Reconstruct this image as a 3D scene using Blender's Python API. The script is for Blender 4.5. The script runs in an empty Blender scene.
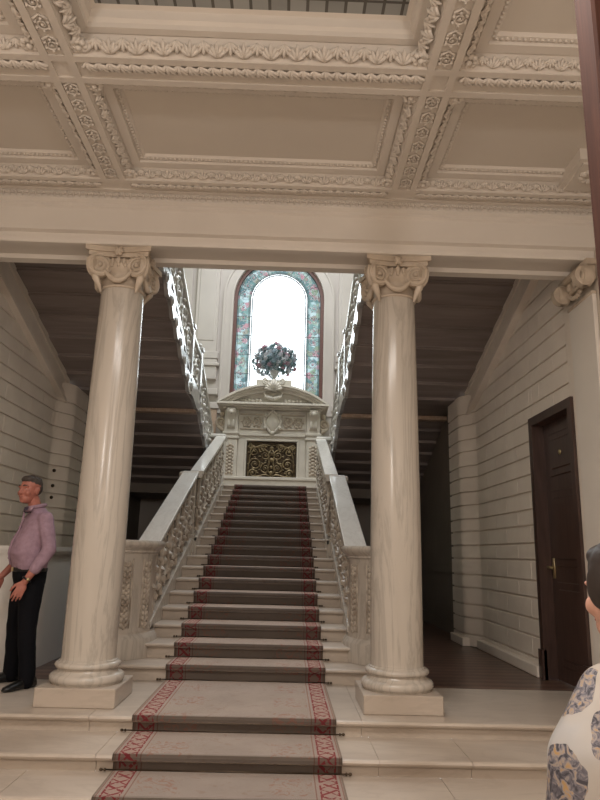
import bpy, bmesh, math, random
from mathutils import Vector, Matrix, noise
PI = math.pi
rnd = random.Random(7)
SC = bpy.context.scene
COL = SC.collection

# ------------------------------------------------------------------ materials
def new_mat(name):
    m = bpy.data.materials.new(name); m.use_nodes = True
    nt = m.node_tree
    b = nt.nodes['Principled BSDF']
    return m, nt, b

def nd(nt, t, **kw):
    n = nt.nodes.new(t)
    for k, v in kw.items(): setattr(n, k, v)
    return n

def ramp(nt, stops, src):
    r = nd(nt, 'ShaderNodeValToRGB')
    el = r.color_ramp.elements
    while len(el) < len(stops): el.new(.5)
    for e, (p, c) in zip(el, stops):
        e.position = p; e.color = (*c, 1)
    nt.links.new(src, r.inputs[0])
    return r.outputs[0]

def coords(nt, scale=(1, 1, 1), kind='Object'):
    tc = nd(nt, 'ShaderNodeTexCoord'); mp = nd(nt, 'ShaderNodeMapping')
    mp.inputs['Scale'].default_value = scale
    nt.links.new(tc.outputs[kind], mp.inputs[0])
    return mp.outputs[0]

def noise_tex(nt, vec, scale, detail=4, dist=0.0, rough=.55):
    n = nd(nt, 'ShaderNodeTexNoise')
    n.inputs['Scale'].default_value = scale; n.inputs['Detail'].default_value = detail
    n.inputs['Distortion'].default_value = dist; n.inputs['Roughness'].default_value = rough
    nt.links.new(vec, n.inputs['Vector'])
    return n.outputs['Fac']

def add_bump(nt, b, h, strength, dist=.01):
    bp = nd(nt, 'ShaderNodeBump')
    bp.inputs['Strength'].default_value = strength; bp.inputs['Distance'].default_value = dist
    nt.links.new(h, bp.inputs['Height']); nt.links.new(bp.outputs[0], b.inputs['Normal'])

def mottled(name, c1, c2, scale=3, rough=.6, dist=.3, bump=0, stretch=(1, 1, 1), spec=.5, metal=0, lo=.35, hi=.65):
    m, nt, b = new_mat(name)
    v = coords(nt, stretch)
    f = noise_tex(nt, v, scale, 5, dist)
    nt.links.new(ramp(nt, [(lo, c1), (hi, c2)], f), b.inputs['Base Color'])
    b.inputs['Roughness'].default_value = rough
    b.inputs['Metallic'].default_value = metal
    b.inputs['Specular IOR Level'].default_value = spec
    if bump: add_bump(nt, b, noise_tex(nt, v, scale * 6, 3), bump)
    return m

def marble(name, base, warm, vein, scale=1.0, rough=.22, stretch=(1, 1, 1), amount=.5):
    m, nt, b = new_mat(name)
    v = coords(nt, stretch)
    big = noise_tex(nt, v, 1.6 * scale, 5, .6)
    col = ramp(nt, [(.32, base), (.68, warm)], big)
    vn = noise_tex(nt, v, 2.3 * scale, 7, 1.6, .62)
    k = ramp(nt, [(.44, (0, 0, 0)), (.495, (amount,) * 3), (.54, (0, 0, 0))], vn)
    mx = nd(nt, 'ShaderNodeMix', data_type='RGBA')
    nt.links.new(k, mx.inputs[0]); nt.links.new(col, mx.inputs[6]); mx.inputs[7].default_value = (*vein, 1)
    nt.links.new(mx.outputs[2], b.inputs['Base Color'])
    b.inputs['Roughness'].default_value = rough
    return m

MT = {}
MT['plaster'] = mottled('ceiling_plaster', (.66, .595, .53), (.70, .635, .565), 1.5, .7)
MT['panelpaint'] = mottled('ceiling_panel_paint', (.63, .565, .495), (.655, .59, .515), 1.2, .75)
MT['beam'] = mottled('painted_entablature', (.69, .63, .57), (.74, .68, .615), 1.2, .5)
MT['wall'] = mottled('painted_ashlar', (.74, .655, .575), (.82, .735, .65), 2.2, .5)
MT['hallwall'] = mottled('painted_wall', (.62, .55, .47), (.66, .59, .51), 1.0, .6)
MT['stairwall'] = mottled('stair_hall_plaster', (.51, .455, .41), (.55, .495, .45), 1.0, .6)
MT['greenwall'] = mottled('pale_green_plaster', (.52, .54, .42), (.56, .58, .46), 1.0, .6)
MT['pinkmarble'] = marble('brown_marble_panel', (.40, .28, .20), (.48, .34, .25), (.62, .50, .40), 2.0, .3)
MT['marble'] = marble('white_marble', (.49, .435, .375), (.565, .51, .445), (.33, .295, .255), 1.2, .2, (1, 1, .16), .5)
MT['carved'] = mottled('carved_marble', (.32, .26, .205), (.60, .525, .44), 9, .42, .4)
MT['capital'] = mottled('aged_carved_stone', (.47, .385, .30), (.60, .505, .405), 7, .5, .3)
MT['altar'] = mottled('pale_carved_marble', (.60, .545, .47), (.68, .62, .54), 3, .35, .4)
MT['step'] = marble('worn_step_marble', (.43, .36, .30), (.535, .46, .385), (.29, .235, .19), 1.1, .3, (.35, 1, 1), .22)
MT['rail'] = marble('polished_rail_marble', (.66, .63, .58), (.72, .69, .64), (.52, .48, .43), 2.0, .12, (1, .4, .4), .35)
MT['soffit'] = mottled('dark_timber_boards', (.225, .185, .172), (.325, .27, .252), 2.0, .5, .8, 0, (.35, 2.4, 2.4))
MT['darkdoor'] = mottled('dark_stained_wood', (.05, .028, .022), (.075, .043, .035), 4, .35, .5, 0, (6, 6, .6))
MT['post'] = mottled('red_brown_wood', (.042, .017, .012), (.066, .027, .018), 4, .75, .6, 0, (8, 8, .5), .15)
MT['bronze'] = mottled('gilded_bronze', (.12, .085, .05), (.36, .28, .165), 14, .38, .4, 0, (1, 1, 1), .5, .75)
MT['bronzedark'] = mottled('dark_bronze', (.045, .03, .018), (.09, .06, .03), 10, .5, .4, 0, (1, 1, 1), .5, .5)
MT['rod'] = mottled('tarnished_rod_metal', (.05, .035, .022), (.10, .07, .045), 8, .4, 0, 0, (1, 1, 1), .5, .7)
MT['iron'] = mottled('silvered_scrollwork', (.50, .47, .43), (.68, .65, .61), 8, .3, .4, 0, (1, 1, 1), .5, .25)
MT['bracket'] = mottled('white_bracket_stone', (.40, .385, .37), (.52, .50, .49), 6, .22)
MT['counter'] = mottled('white_counter_paint', (.74, .71, .67), (.77, .74, .70), 2, .35)
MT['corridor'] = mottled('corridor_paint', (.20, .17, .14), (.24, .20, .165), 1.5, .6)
MT['brass'] = mottled('brass', (.5, .4, .22), (.62, .5, .28), 6, .3, 0, 0, (1, 1, 1), .5, .9)
# timber / parquet floor of the side bays: dark boards with an inlaid figure
def parquet():
    m, nt, b = new_mat('inlaid_parquet')
    v = coords(nt, (1, 1, 1))
    w = nd(nt, 'ShaderNodeTexWave', wave_type='BANDS', bands_direction='Y')
    w.inputs['Scale'].default_value = 1.7; w.inputs['Distortion'].default_value = 1.5; w.inputs['Detail'].default_value = 2
    w.inputs['Detail Scale'].default_value = .7
    nt.links.new(v, w.inputs['Vector'])
    f = noise_tex(nt, v, 2.5, 5, 1.0)
    c1 = ramp(nt, [(.3, (.085, .045, .034)), (.7, (.19, .115, .085))], w.outputs['Fac'])
    c2 = ramp(nt, [(.35, (.6, .6, .6)), (.65, (1.15, 1.1, 1.05))], f)
    mx = nd(nt, 'ShaderNodeMix', data_type='RGBA', blend_type='MULTIPLY'); mx.inputs[0].default_value = 1
    nt.links.new(c1, mx.inputs[6]); nt.links.new(c2, mx.inputs[7])
    nt.links.new(mx.outputs[2], b.inputs['Base Color']); b.inputs['Roughness'].default_value = .28
    return m
MT['parquet'] = parquet()

def simple(name, c, rough=.6, metal=0, sheen=0, spec=.5):
    m, nt, b = new_mat(name)
    v = coords(nt); f = noise_tex(nt, v, 30, 3)
    d = tuple(min(1, x * 1.14) for x in c); e = tuple(x * .88 for x in c)
    nt.links.new(ramp(nt, [(.3, e), (.7, d)], f), b.inputs['Base Color'])
    b.inputs['Roughness'].default_value = rough; b.inputs['Metallic'].default_value = metal
    b.inputs['Specular IOR Level'].default_value = spec
    if sheen: b.inputs['Sheen Weight'].default_value = sheen
    return m
MT['skin'] = simple('skin', (.40, .145, .105), .5)
MT['skin2'] = simple('skin_woman', (.50, .27, .2), .5)
MT['hair'] = simple('short_grey_brown_hair', (.055, .042, .036), .6)
MT['hair2'] = simple('dark_hair', (.025, .017, .014), .45)
MT['lavender'] = mottled('lavender_shirt_cotton', (.29, .185, .235), (.36, .235, .295), 22, .75)
MT['collar'] = simple('dark_collar_lining', (.05, .035, .055), .8)
MT['trouser'] = simple('black_trouser_cloth', (.006, .006, .008), .85, 0, 0, .12)
MT['shoe'] = simple('black_leather', (.007, .007, .007), .35)
MT['eye'] = simple('eye_white', (.5, .45, .42), .3)
MT['iris'] = simple('iris_dark', (.02, .015, .012), .3)
MT['lip'] = simple('lip', (.33, .11, .09), .5)
MT['leaf'] = simple('bouquet_leaf', (.055, .16, .14), .6)
MT['pinkf'] = simple('pink_petal', (.50, .30, .36), .6)
MT['whitef'] = simple('white_petal', (.58, .56, .58), .6)
MT['bluef'] = simple('blue_grey_petal', (.20, .29, .36), .6)
def petal(name, c):
    m, nt, b = new_mat(name); v = coords(nt); f = noise_tex(nt, v, 30, 3)
    col = ramp(nt, [(.3, tuple(x * .85 for x in c)), (.7, tuple(min(1, x * 1.15) for x in c))], f)
    nt.links.new(col, b.inputs['Base Color']); b.inputs['Roughness'].default_value = .7
    tl = nd(nt, 'ShaderNodeBsdfTranslucent'); nt.links.new(col, tl.inputs[0])
    mx = nd(nt, 'ShaderNodeMixShader'); mx.inputs[0].default_value = .6
    nt.links.new(b.outputs[0], mx.inputs[1]); nt.links.new(tl.outputs[0], mx.inputs[2])
    nt.links.new(mx.outputs[0], nt.nodes['Material Output'].inputs[0])
    return m
MT['pinkf'] = petal('pink_petal', (.72, .54, .60)); MT['whitef'] = petal('white_petal', (.74, .74, .76)); MT['bluef'] = petal('blue_grey_petal', (.58, .66, .71)); MT['leaf'] = petal('bouquet_leaf', (.27, .38, .385))
MT['vase'] = simple('white_vase_glaze', (.6, .6, .6), .25)
MT['wframe'] = simple('window_frame_wood', (.13, .055, .04), .5)
MT['lead'] = simple('lead_came', (.05, .06, .065), .5)

def glass_clear():
    m, nt, b = new_mat('clear_glass')
    nt.nodes.remove(b)
    t = nd(nt, 'ShaderNodeBsdfTransparent'); g = nd(nt, 'ShaderNodeBsdfGlossy'); g.inputs['Roughness'].default_value = .05
    fr = nd(nt, 'ShaderNodeFresnel'); fr.inputs[0].default_value = 1.35
    t.inputs[0].default_value = (.97, .985, .98, 1)
    mx = nd(nt, 'ShaderNodeMixShader')
    nt.links.new(fr.outputs[0], mx.inputs[0]); nt.links.new(t.outputs[0], mx.inputs[1]); nt.links.new(g.outputs[0], mx.inputs[2])
    nt.links.new(mx.outputs[0], nt.nodes['Material Output'].inputs[0])
    return m
MT['glass'] = glass_clear()

def glass_stained():
    m, nt, b = new_mat('stained_border_glass')
    nt.nodes.remove(b)
    v = coords(nt)
    vo = nd(nt, 'ShaderNodeTexVoronoi'); vo.inputs['Scale'].default_value = 9
    nt.links.new(v, vo.inputs['Vector'])
    sp = nd(nt, 'ShaderNodeSeparateColor'); nt.links.new(vo.outputs['Color'], sp.inputs[0])
    c = ramp(nt, [(.0, (.19, .24, .25)), (.35, (.24, .30, .29)), (.62, (.38, .42, .425)), (.82, (.26, .30, .25)), (.93, (.36, .27, .285))], sp.outputs[0])
    t = nd(nt, 'ShaderNodeBsdfTransparent'); tl = nd(nt, 'ShaderNodeBsdfTranslucent')
    nt.links.new(c, t.inputs[0]); nt.links.new(c, tl.inputs[0])
    mx = nd(nt, 'ShaderNodeMixShader'); mx.inputs[0].default_value = .5
    nt.links.new(t.outputs[0], mx.inputs[1]); nt.links.new(tl.outputs[0], mx.inputs[2])
    nt.links.new(mx.outputs[0], nt.nodes['Material Output'].inputs[0])
    return m
MT['stained'] = glass_stained()

def laylight_mat():
    m, nt, b = new_mat('leaded_laylight_glass')
    v = coords(nt, (1, 1, 1))
    br = nd(nt, 'ShaderNodeTexBrick'); br.inputs['Scale'].default_value = 3; br.offset = 0; br.inputs['Brick Width'].default_value = .35; br.inputs['Row Height'].default_value = .35
    br.inputs['Color1'].default_value = (.33, .335, .32, 1); br.inputs['Color2'].default_value = (.26, .265, .255, 1)
    br.inputs['Mortar'].default_value = (.10, .095, .085, 1); br.inputs['Mortar Size'].default_value = .03
    nt.links.new(v, br.inputs['Vector'])
    nt.links.new(br.outputs[0], b.inputs['Base Color']); b.inputs['Roughness'].default_value = .2
    return m
MT['laylight'] = laylight_mat()

def carpet_mat():
    m, nt, b = new_mat('patterned_runner_pile')
    uv = nd(nt, 'ShaderNodeUVMap'); uv.uv_map = 'run'
    sx = nd(nt, 'ShaderNodeSeparateXYZ'); nt.links.new(uv.outputs[0], sx.inputs[0])
    def mth(op, a, bb=None, c=None):
        n = nd(nt, 'ShaderNodeMath', operation=op)
        for i, s in enumerate((a, bb, c)):
            if s is None: continue
            if isinstance(s, (int, float)): n.inputs[i].default_value = s
            else: nt.links.new(s, n.inputs[i])
        return n.outputs[0]
    def band(x, lo, hi): return mth('MULTIPLY', mth('GREATER_THAN', x, lo), mth('LESS_THAN', x, hi))
    u = mth('ABSOLUTE', sx.outputs[0]); vv = sx.outputs[1]
    # red guard band with a running zigzag and diamonds
    inb = band(u, .572, .690)
    loc = mth('DIVIDE', mth('SUBTRACT', u, .572), .118)                  # 0..1 across the band
    zig = mth('PINGPONG', mth('MULTIPLY', vv, 9.0), 1.0)
    zz = mth('LESS_THAN', mth('ABSOLUTE', mth('SUBTRACT', zig, loc)), .13)
    zig2 = mth('PINGPONG', mth('MULTIPLY_ADD', vv, 9.0, 1.0), 1.0)
    zz2 = mth('LESS_THAN', mth('ABSOLUTE', mth('SUBTRACT', zig2, loc)), .08)
    edge = mth('GREATER_THAN', mth('ABSOLUTE', mth('SUBTRACT', loc, .5)), .40)
    vw = nd(nt, 'ShaderNodeCombineXYZ'); nt.links.new(sx.outputs[0], vw.inputs[0]); nt.links.new(vv, vw.inputs[1])
    patch = noise_tex(nt, vw.outputs[0], 26, 3, .8)
    wob = mth('GREATER_THAN', patch, .43)
    redm = mth('MULTIPLY', mth('MULTIPLY', inb, wob), mth('MAXIMUM', mth('MAXIMUM', zz, zz2), edge))
    # thin guard lines
    gl = mth('MAXIMUM', band(u, .545, .553), band(u, .706, .713))
    # flower sprays in the field beside the border
    fl = noise_tex(nt, vw.outputs[0], 13, 5, 2.5)
    flm = mth('MULTIPLY', mth('MULTIPLY', mth('GREATER_THAN', fl, .56), band(u, .27, .53)),
              mth('GREATER_THAN', mth('SINE', mth('MULTIPLY', vv, 2 * PI / .52)), -.25))
    fcen = mth('MULTIPLY', mth('GREATER_THAN', noise_tex(nt, vw.outputs[0], 9, 4, 2.0), .62), mth('LESS_THAN', u, .27))
    f = noise_tex(nt, vw.outputs[0], 2.6, 4)
    col = ramp(nt, [(.3, (.40, .335, .285)), (.7, (.47, .395, .34))], f)
    def over(base, mask, c, k=1.0):
        mx = nd(nt, 'ShaderNodeMix', data_type='RGBA')
        nt.links.new(mth('MULTIPLY', mask, k), mx.inputs[0]); nt.links.new(base, mx.inputs[6]); mx.inputs[7].default_value = (*c, 1)
        return mx.outputs[2]
    col = over(col, mth('GREATER_THAN', u, .715), (.27, .205, .16), .8)
    col = over(col, inb, (.50, .33, .27), .55)
    col = over(col, flm, (.27, .135, .09), .55)
    col = over(col, fcen, (.33, .22, .16), .35)
    col = over(col, gl, (.29, .12, .09), .7)
    col = over(col, redm, (.165, .026, .030), .88)
    dk = nd(nt, 'ShaderNodeMix', data_type='RGBA', blend_type='MULTIPLY'); dk.inputs[0].default_value = 1
    nt.links.new(col, dk.inputs[6]); dk.inputs[7].default_value = (.22, .205, .195, 1)
    base = over(over(dk.outputs[2], flm, (.17, .085, .065), .7), redm, (.13, .018, .021), .9)
    nt.links.new(base, b.inputs['Base Color']); br_ = nd(nt, 'ShaderNodeMix', data_type='RGBA', blend_type='MULTIPLY'); br_.inputs[0].default_value = 1; br_.clamp_result = False
    nt.links.new(col, br_.inputs[6]); br_.inputs[7].default_value = (1.95, 2.03, 2.17, 1); nt.links.new(br_.outputs[2], b.inputs['Sheen Tint'])
    b.inputs['Sheen Weight'].default_value = 1.0; b.inputs['Sheen Roughness'].default_value = .55
    b.inputs['Roughness'].default_value = .95; b.inputs['Specular IOR Level'].default_value = .1
    add_bump(nt, b, noise_tex(nt, vw.outputs[0], 160, 2), .35, .004)
    return m
MT['carpet'] = carpet_mat()

def blouse_mat():
    m, nt, b = new_mat('printed_blouse_silk')
    v = coords(nt)
    big = nd(nt, 'ShaderNodeTexVoronoi'); big.inputs['Scale'].default_value = 8.5
    nt.links.new(v, big.inputs['Vector'])
    inside = nd(nt, 'ShaderNodeMath', operation='LESS_THAN'); inside.inputs[1].default_value = .70
    wob = noise_tex(nt, v, 14, 3)
    ad = nd(nt, 'ShaderNodeMath', operation='MULTIPLY_ADD'); ad.inputs[1].default_value = .35; nt.links.new(wob, ad.inputs[0]); nt.links.new(big.outputs['Distance'], ad.inputs[2])
    nt.links.new(ad.outputs[0], inside.inputs[0])
    sp = nd(nt, 'ShaderNodeSeparateColor'); nt.links.new(big.outputs['Color'], sp.inputs[0])
    some = nd(nt, 'ShaderNodeMath', operation='GREATER_THAN'); some.inputs[1].default_value = .22; nt.links.new(sp.outputs[0], some.inputs[0])
    msk = nd(nt, 'ShaderNodeMath', operation='MULTIPLY'); nt.links.new(inside.outputs[0], msk.inputs[0]); nt.links.new(some.outputs[0], msk.inputs[1])
    leo = noise_tex(nt, v, 55, 3, 1.0)
    sptcol = ramp(nt, [(.38, (.04, .036, .045)), (.48, (.13, .12, .14)), (.56, (.27, .23, .21)), (.68, (.36, .22, .09))], leo)
    gro = ramp(nt, [(.3, (.32, .26, .205)), (.5, (.38, .34, .30)), (.7, (.33, .315, .305))], noise_tex(nt, v, 5, 3))
    mx = nd(nt, 'ShaderNodeMix', data_type='RGBA')
    nt.links.new(msk.outputs[0], mx.inputs[0]); nt.links.new(gro, mx.inputs[6]); nt.links.new(sptcol, mx.inputs[7])
    nt.links.new(mx.outputs[2], b.inputs['Base Color']); b.inputs['Roughness'].default_value = .7
    return m
MT['blouse'] = blouse_mat()

# ------------------------------------------------------------------ objects and mesh building
def wloc(o):
    v = Vector((0, 0, 0))
    while o: v = v + Vector(o.location); o = o.parent
    return v

SPH = {}
def _chamfer():
    b = bmesh.new(); bmesh.ops.create_cube(b, size=2)
    bmesh.ops.bevel(b, geom=b.edges[:], offset=.3, segments=1, affect='EDGES', profile=.5)
    b.verts.index_update()
    r = ([tuple(v.co) for v in b.verts], [[v.index for v in f.verts] for f in b.faces]); b.free()
    return r
CHAMFER = _chamfer()
class MB:
    def __init__(s): s.bm = bmesh.new()
    def face(s, pts):
        vs = [s.bm.verts.new(p) for p in pts]
        return s.bm.faces.new(vs)
    def box(s, x0, x1, y0, y1, z0, z1):
        vs = [s.bm.verts.new((x, y, z)) for z in (z0, z1) for y in (y0, y1) for x in (x0, x1)]
        for f in ((0, 2, 3, 1), (4, 5, 7, 6), (0, 1, 5, 4), (1, 3, 7, 5), (3, 2, 6, 7), (2, 0, 4, 6)):
            s.bm.faces.new([vs[i] for i in f])
        return vs
    def cbox(s, x0, x1, y0, y1, z0, z1, c=.01):
        """box with chamfered edges"""
        lo, hi = (x0, y0, z0), (x1, y1, z1)
        c = min(c, min(hi[i] - lo[i] for i in range(3)) * .45)
        vs = []
        for p in CHAMFER[0]:
            q = []
            for i in range(3):
                e = hi[i] if p[i] > 0 else lo[i]
                if abs(p[i]) < .9: e += -c if p[i] > 0 else c
                q.append(e)
            vs.append(s.bm.verts.new(q))
        for f in CHAMFER[1]: s.bm.faces.new([vs[i] for i in f])
        return vs
    def prism(s, pts, axis, a, b):
        """polygon pts (2D) extruded along axis from a to b. axis x: pts=(y,z); y: pts=(x,z); z: pts=(x,y)"""
        def P(p, t):
            return {'x': (t, p[0], p[1]), 'y': (p[0], t, p[1]), 'z': (p[0], p[1], t)}[axis]
        A = [s.bm.verts.new(P(p, a)) for p in pts]; B = [s.bm.verts.new(P(p, b)) for p in pts]
        n = len(pts); fs = [s.bm.faces.new(A), s.bm.faces.new(B[::-1])]
        for i in range(n):
            j = (i + 1) % n
            fs.append(s.bm.faces.new((A[j], A[i], B[i], B[j])))
        bmesh.ops.recalc_face_normals(s.bm, faces=fs)
        return A + B
    def lathe(s, prof, cx, cy, seg=32, a0=0, a1=2 * PI, cap=True):
        full = abs(a1 - a0 - 2 * PI) < 1e-6
        n = seg if full else seg + 1
        rings = []
        for (r, z) in prof:
            rings.append([s.bm.verts.new((cx + r * math.cos(a0 + (a1 - a0) * k / seg), cy + r * math.sin(a0 + (a1 - a0) * k / seg), z)) for k in range(n)])
        for A, B in zip(rings, rings[1:]):
            for k in range(n if full else n - 1):
                j = (k + 1) % n
                s.bm.faces.new((A[k], A[j], B[j], B[k]))
        if cap and full:
            if prof[0][0] > 1e-5: s.bm.faces.new(rings[0][::-1])
            if prof[-1][0] > 1e-5: s.bm.faces.new(rings[-1])
        return rings
    def ell(s, c, r, seg=8, rings=6, M=None):
        """ellipsoid; r = radii; M optional 3x3 rotation"""
        key = (seg, rings)
        if key not in SPH:
            P = [(0, 0, -1)]
            for j in range(1, rings):
                a = -PI / 2 + PI * j / rings
                P += [(math.cos(a) * math.cos(2 * PI * k / seg), math.cos(a) * math.sin(2 * PI * k / seg), math.sin(a)) for k in range(seg)]
            P.append((0, 0, 1)); Fs = []
            for k in range(seg):
                n = (k + 1) % seg
                Fs.append((0, 1 + n, 1 + k)); Fs.append((len(P) - 1, 1 + (rings - 2) * seg + k, 1 + (rings - 2) * seg + n))
                for j in range(rings - 2):
                    Fs.append((1 + j * seg + k, 1 + j * seg + n, 1 + (j + 1) * seg + n, 1 + (j + 1) * seg + k))
            SPH[key] = (P, Fs)
        P, Fs = SPH[key]; c = Vector(c); vs = []
        for q in P:
            p = Vector((q[0] * r[0], q[1] * r[1], q[2] * r[2]))
            if M: p = M @ p
            vs.append(s.bm.verts.new(p + c))
        for f in Fs: s.bm.faces.new([vs[i] for i in f])
        return vs
    def tube(s, pts, r, sides=6, cap=True, closed=False):
        pts = [Vector(p) for p in pts]; n = len(pts); rings = []
        up = None
        for i, p in enumerate(pts):
            if closed: d = pts[(i + 1) % n] - pts[i - 1]
            else: d = pts[min(i + 1, n - 1)] - pts[max(i - 1, 0)]
            d.normalize()
            if up is None:
                up = Vector((0, 0, 1)) if abs(d.z) < .9 else Vector((1, 0, 0))
            a = d.cross(up)
            if a.length < 1e-4: a = d.orthogonal()
            a.normalize(); b = a.cross(d); up = b
            rr = r[i] if isinstance(r, (list, tuple)) else r
            rings.append([s.bm.verts.new(p + (a * math.cos(2 * PI * k / sides) + b * math.sin(2 * PI * k / sides)) * rr) for k in range(sides)])
        m = n if closed else n - 1
        for i in range(m):
            A, B = rings[i], rings[(i + 1) % n]
            for k in range(sides):
                j = (k + 1) % sides
                s.bm.faces.new((A[k], A[j], B[j], B[k]))
        if cap and not closed:
            s.bm.faces.new(rings[0][::-1]); s.bm.faces.new(rings[-1])
    def loft(s, rings, cap=True):
        R = [[s.bm.verts.new(p) for p in ring] for ring in rings]
        n = len(R[0])
        for A, B in zip(R, R[1:]):
            for k in range(n):
                j = (k + 1) % n
                s.bm.faces.new((A[k], A[j], B[j], B[k]))
        if cap:
            s.bm.faces.new(R[0][::-1]); s.bm.faces.new(R[-1])
    def build(s, name, mat, parent=None, smooth=False, fix=True, angle=None):
        if fix: bmesh.ops.recalc_face_normals(s.bm, faces=s.bm.faces[:])
        if parent is not None: off = wloc(parent)
        else:
            xs = [v.co for v in s.bm.verts]
            off = Vector(((min(p.x for p in xs) + max(p.x for p in xs)) / 2, (min(p.y for p in xs) + max(p.y for p in xs)) / 2, min(p.z for p in xs)))
        for v in s.bm.verts: v.co -= off
        me = bpy.data.meshes.new(name); s.bm.to_mesh(me); s.bm.free()
        me.materials.append(MT[mat] if isinstance(mat, str) else mat)
        if smooth:
            for p in me.polygons: p.use_smooth = True
            if angle:
                me.set_sharp_from_angle(angle=math.radians(angle))
        o = bpy.data.objects.new(name, me); COL.objects.link(o)
        if parent is not None: o.parent = parent
        else: o.location = off
        return o

def thing(name, label, cat, loc, group=None):
    o = bpy.data.objects.new(name, None); COL.objects.link(o)
    o.location = loc; o.empty_display_size = .1
    return tag(o, label, cat, group)
def tag(o, label, cat, group=None):
    o['label'] = label; o['category'] = cat
    if group: o['group'] = group
    return o
def struct(o, label=None, cat=None):
    o['kind'] = 'structure'
    return o
def dup(root, loc, label=None, group=None, mirror=False):
    r = root.copy(); COL.objects.link(r); r.location = loc
    if label: r['label'] = label
    if group: r['group'] = group
    for ch in list(root.children):
        c = ch.copy(); COL.objects.link(c); c.parent = r
        for g in list(ch.children):
            d = g.copy(); COL.objects.link(d); d.parent = c
    return r

# ornament -----------------------------------------------------------------------------------
def spiral(cx, cy, r0, r1, a0, turns, n=26):
    out = []
    for i in range(n + 1):
        t = i / n; r = r0 + (r1 - r0) * t; a = a0 + 2 * PI * turns * t
        out.append((cx + r * math.cos(a), cy + r * math.sin(a)))
    return out
def rinceau(mb, F, L, H, rad=.012, unit=None, leaf=True, sides=5):
    """running scrollwork of spirals and leaves. F(s,t,d) maps length, height, relief to a point"""
    n = max(1, round(L / (unit or H))); w = L / n
    for k in range(n):
        cx = w * (k + .5); up = k % 2
        R = min(w, H) * .42; cy = H * .5
        a0 = (-PI / 2 if up else PI / 2)
        sp = spiral(cx, cy, R, R * .22, a0, 1.45 if up else -1.45, 24)
        mb.tube([F(x, y, rad) for x, y in sp], [rad * (1.25 - .5 * i / 24) for i in range(25)], sides)
        mb.ell(F(cx, cy, rad), (R * .24,) * 3, 7, 5)
        if leaf:
            for j in range(6):
                a = a0 + j * PI / 3 + .35
                r1 = R * 1.12; px, py = cx + r1 * math.cos(a), cy + r1 * math.sin(a)
                px2, py2 = cx + r1 * math.cos(a + .5), cy + r1 * math.sin(a + .5)
                if 0 < py < H and 0 < py2 < H:
                    mb.tube([F(px, py, rad), F((px + px2) / 2, (py + py2) / 2, rad * 1.6), F(px2, py2, rad * .7)], [rad * .8, rad * 1.9, rad * .3], sides)
        for sg in (-1, 1):
            yy = H * (.5 + sg * .42)
            mb.tube([F(cx - w * .5, H * .5 - sg * H * .1, rad), F(cx - w * .3, yy, rad), F(cx, yy + sg * H * .02, rad)], [rad * .6, rad * 1.5, rad * .4], sides)

def leaf_fan(mb, F, s, t, size, ang=0, lobes=5, rel=.5):
    """an acanthus palmette: lobes spreading from (s,t)"""
    for j in range(lobes):
        a = ang + PI / 2 + (j - (lobes - 1) / 2) * (2.3 / lobes)
        ln = size * (1 - .28 * abs(j - (lobes - 1) / 2) / (lobes / 2))
        pts = [F(s + ln * q * math.cos(a), t + ln * q * math.sin(a), size * rel * (.12 + .42 * math.sin(PI * min(1, q * .9)))) for q in (0, .35, .75, 1.0)]
        mb.tube(pts, [size * .06, size * .13, size * .15, size * .04], 5)

def leaf_row(mb, P0, P1, N, U, size, pitch, lobes=5, alt=True):
    """row of palmettes along P0-P1, relief along N, pointing along U"""
    P0, P1, N, U = Vector(P0), Vector(P1), Vector(N).normalized(), Vector(U).normalized()
    d = P1 - P0; L = d.length; d.normalize(); n = max(1, round(L / pitch)); w = L / n
    def F(s, t, h): return P0 + d * s + U * t + N * h
    for k in range(n):
        s = (k + .5) * w
        if alt and k % 2:
            leaf_fan(mb, F, s, size * .95, size * .85, PI, lobes, .4)
        else:
            leaf_fan(mb, F, s, 0, size, 0, lobes, .4)
        if alt: mb.ell(F(s + w / 2, size * .45, size * .1), (size * .17,) * 3, 6, 4)

def bead_row(mb, P0, P1, r, pitch):
    P0, P1 = Vector(P0), Vector(P1); d = P1 - P0; n = max(1, int(d.length / pitch))
    for k in range(n):
        c = P0 + d * ((k + .5) / n)
        mb.box(c.x - r, c.x + r, c.y - r, c.y + r, c.z - r, c.z + r)

# ------------------------------------------------------------------ key dimensions (metres)
ZC = 4.196          # underside of the ceiling beams
WX = 2.97           # half width between the side walls
RISE, TREAD, Y1 = .138, .4075, 6.379
ZF = -.44           # hall floor
ZL = RISE * 18      # stair landing
BW, YW = 15.0, 15.0
CXS = -.022         # axis of the stair
def nosing(y): return RISE + (y - Y1) * RISE / TREAD

# ------------------------------------------------------------------ floors
m = MB(); m.box(-WX - .3, WX + .3, -3.2, 3.75, ZF - .2, ZF); struct(m.build('floor', 'step'))
m = MB()
for sx in (-1, 1):
    a, b = sorted((sx * 1.52, sx * (WX + .5)))
    m.box(a, b, 6.37, 15.2, -.2, 0)
struct(m.build('floor_bays', 'parquet')).name = 'floor.001'
m = MB(); m.box(-1.52, 1.52, 6.37, 15.2, -.2, -.001); struct(m.build('floor_under', 'step')).name = 'floor.002'
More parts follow.
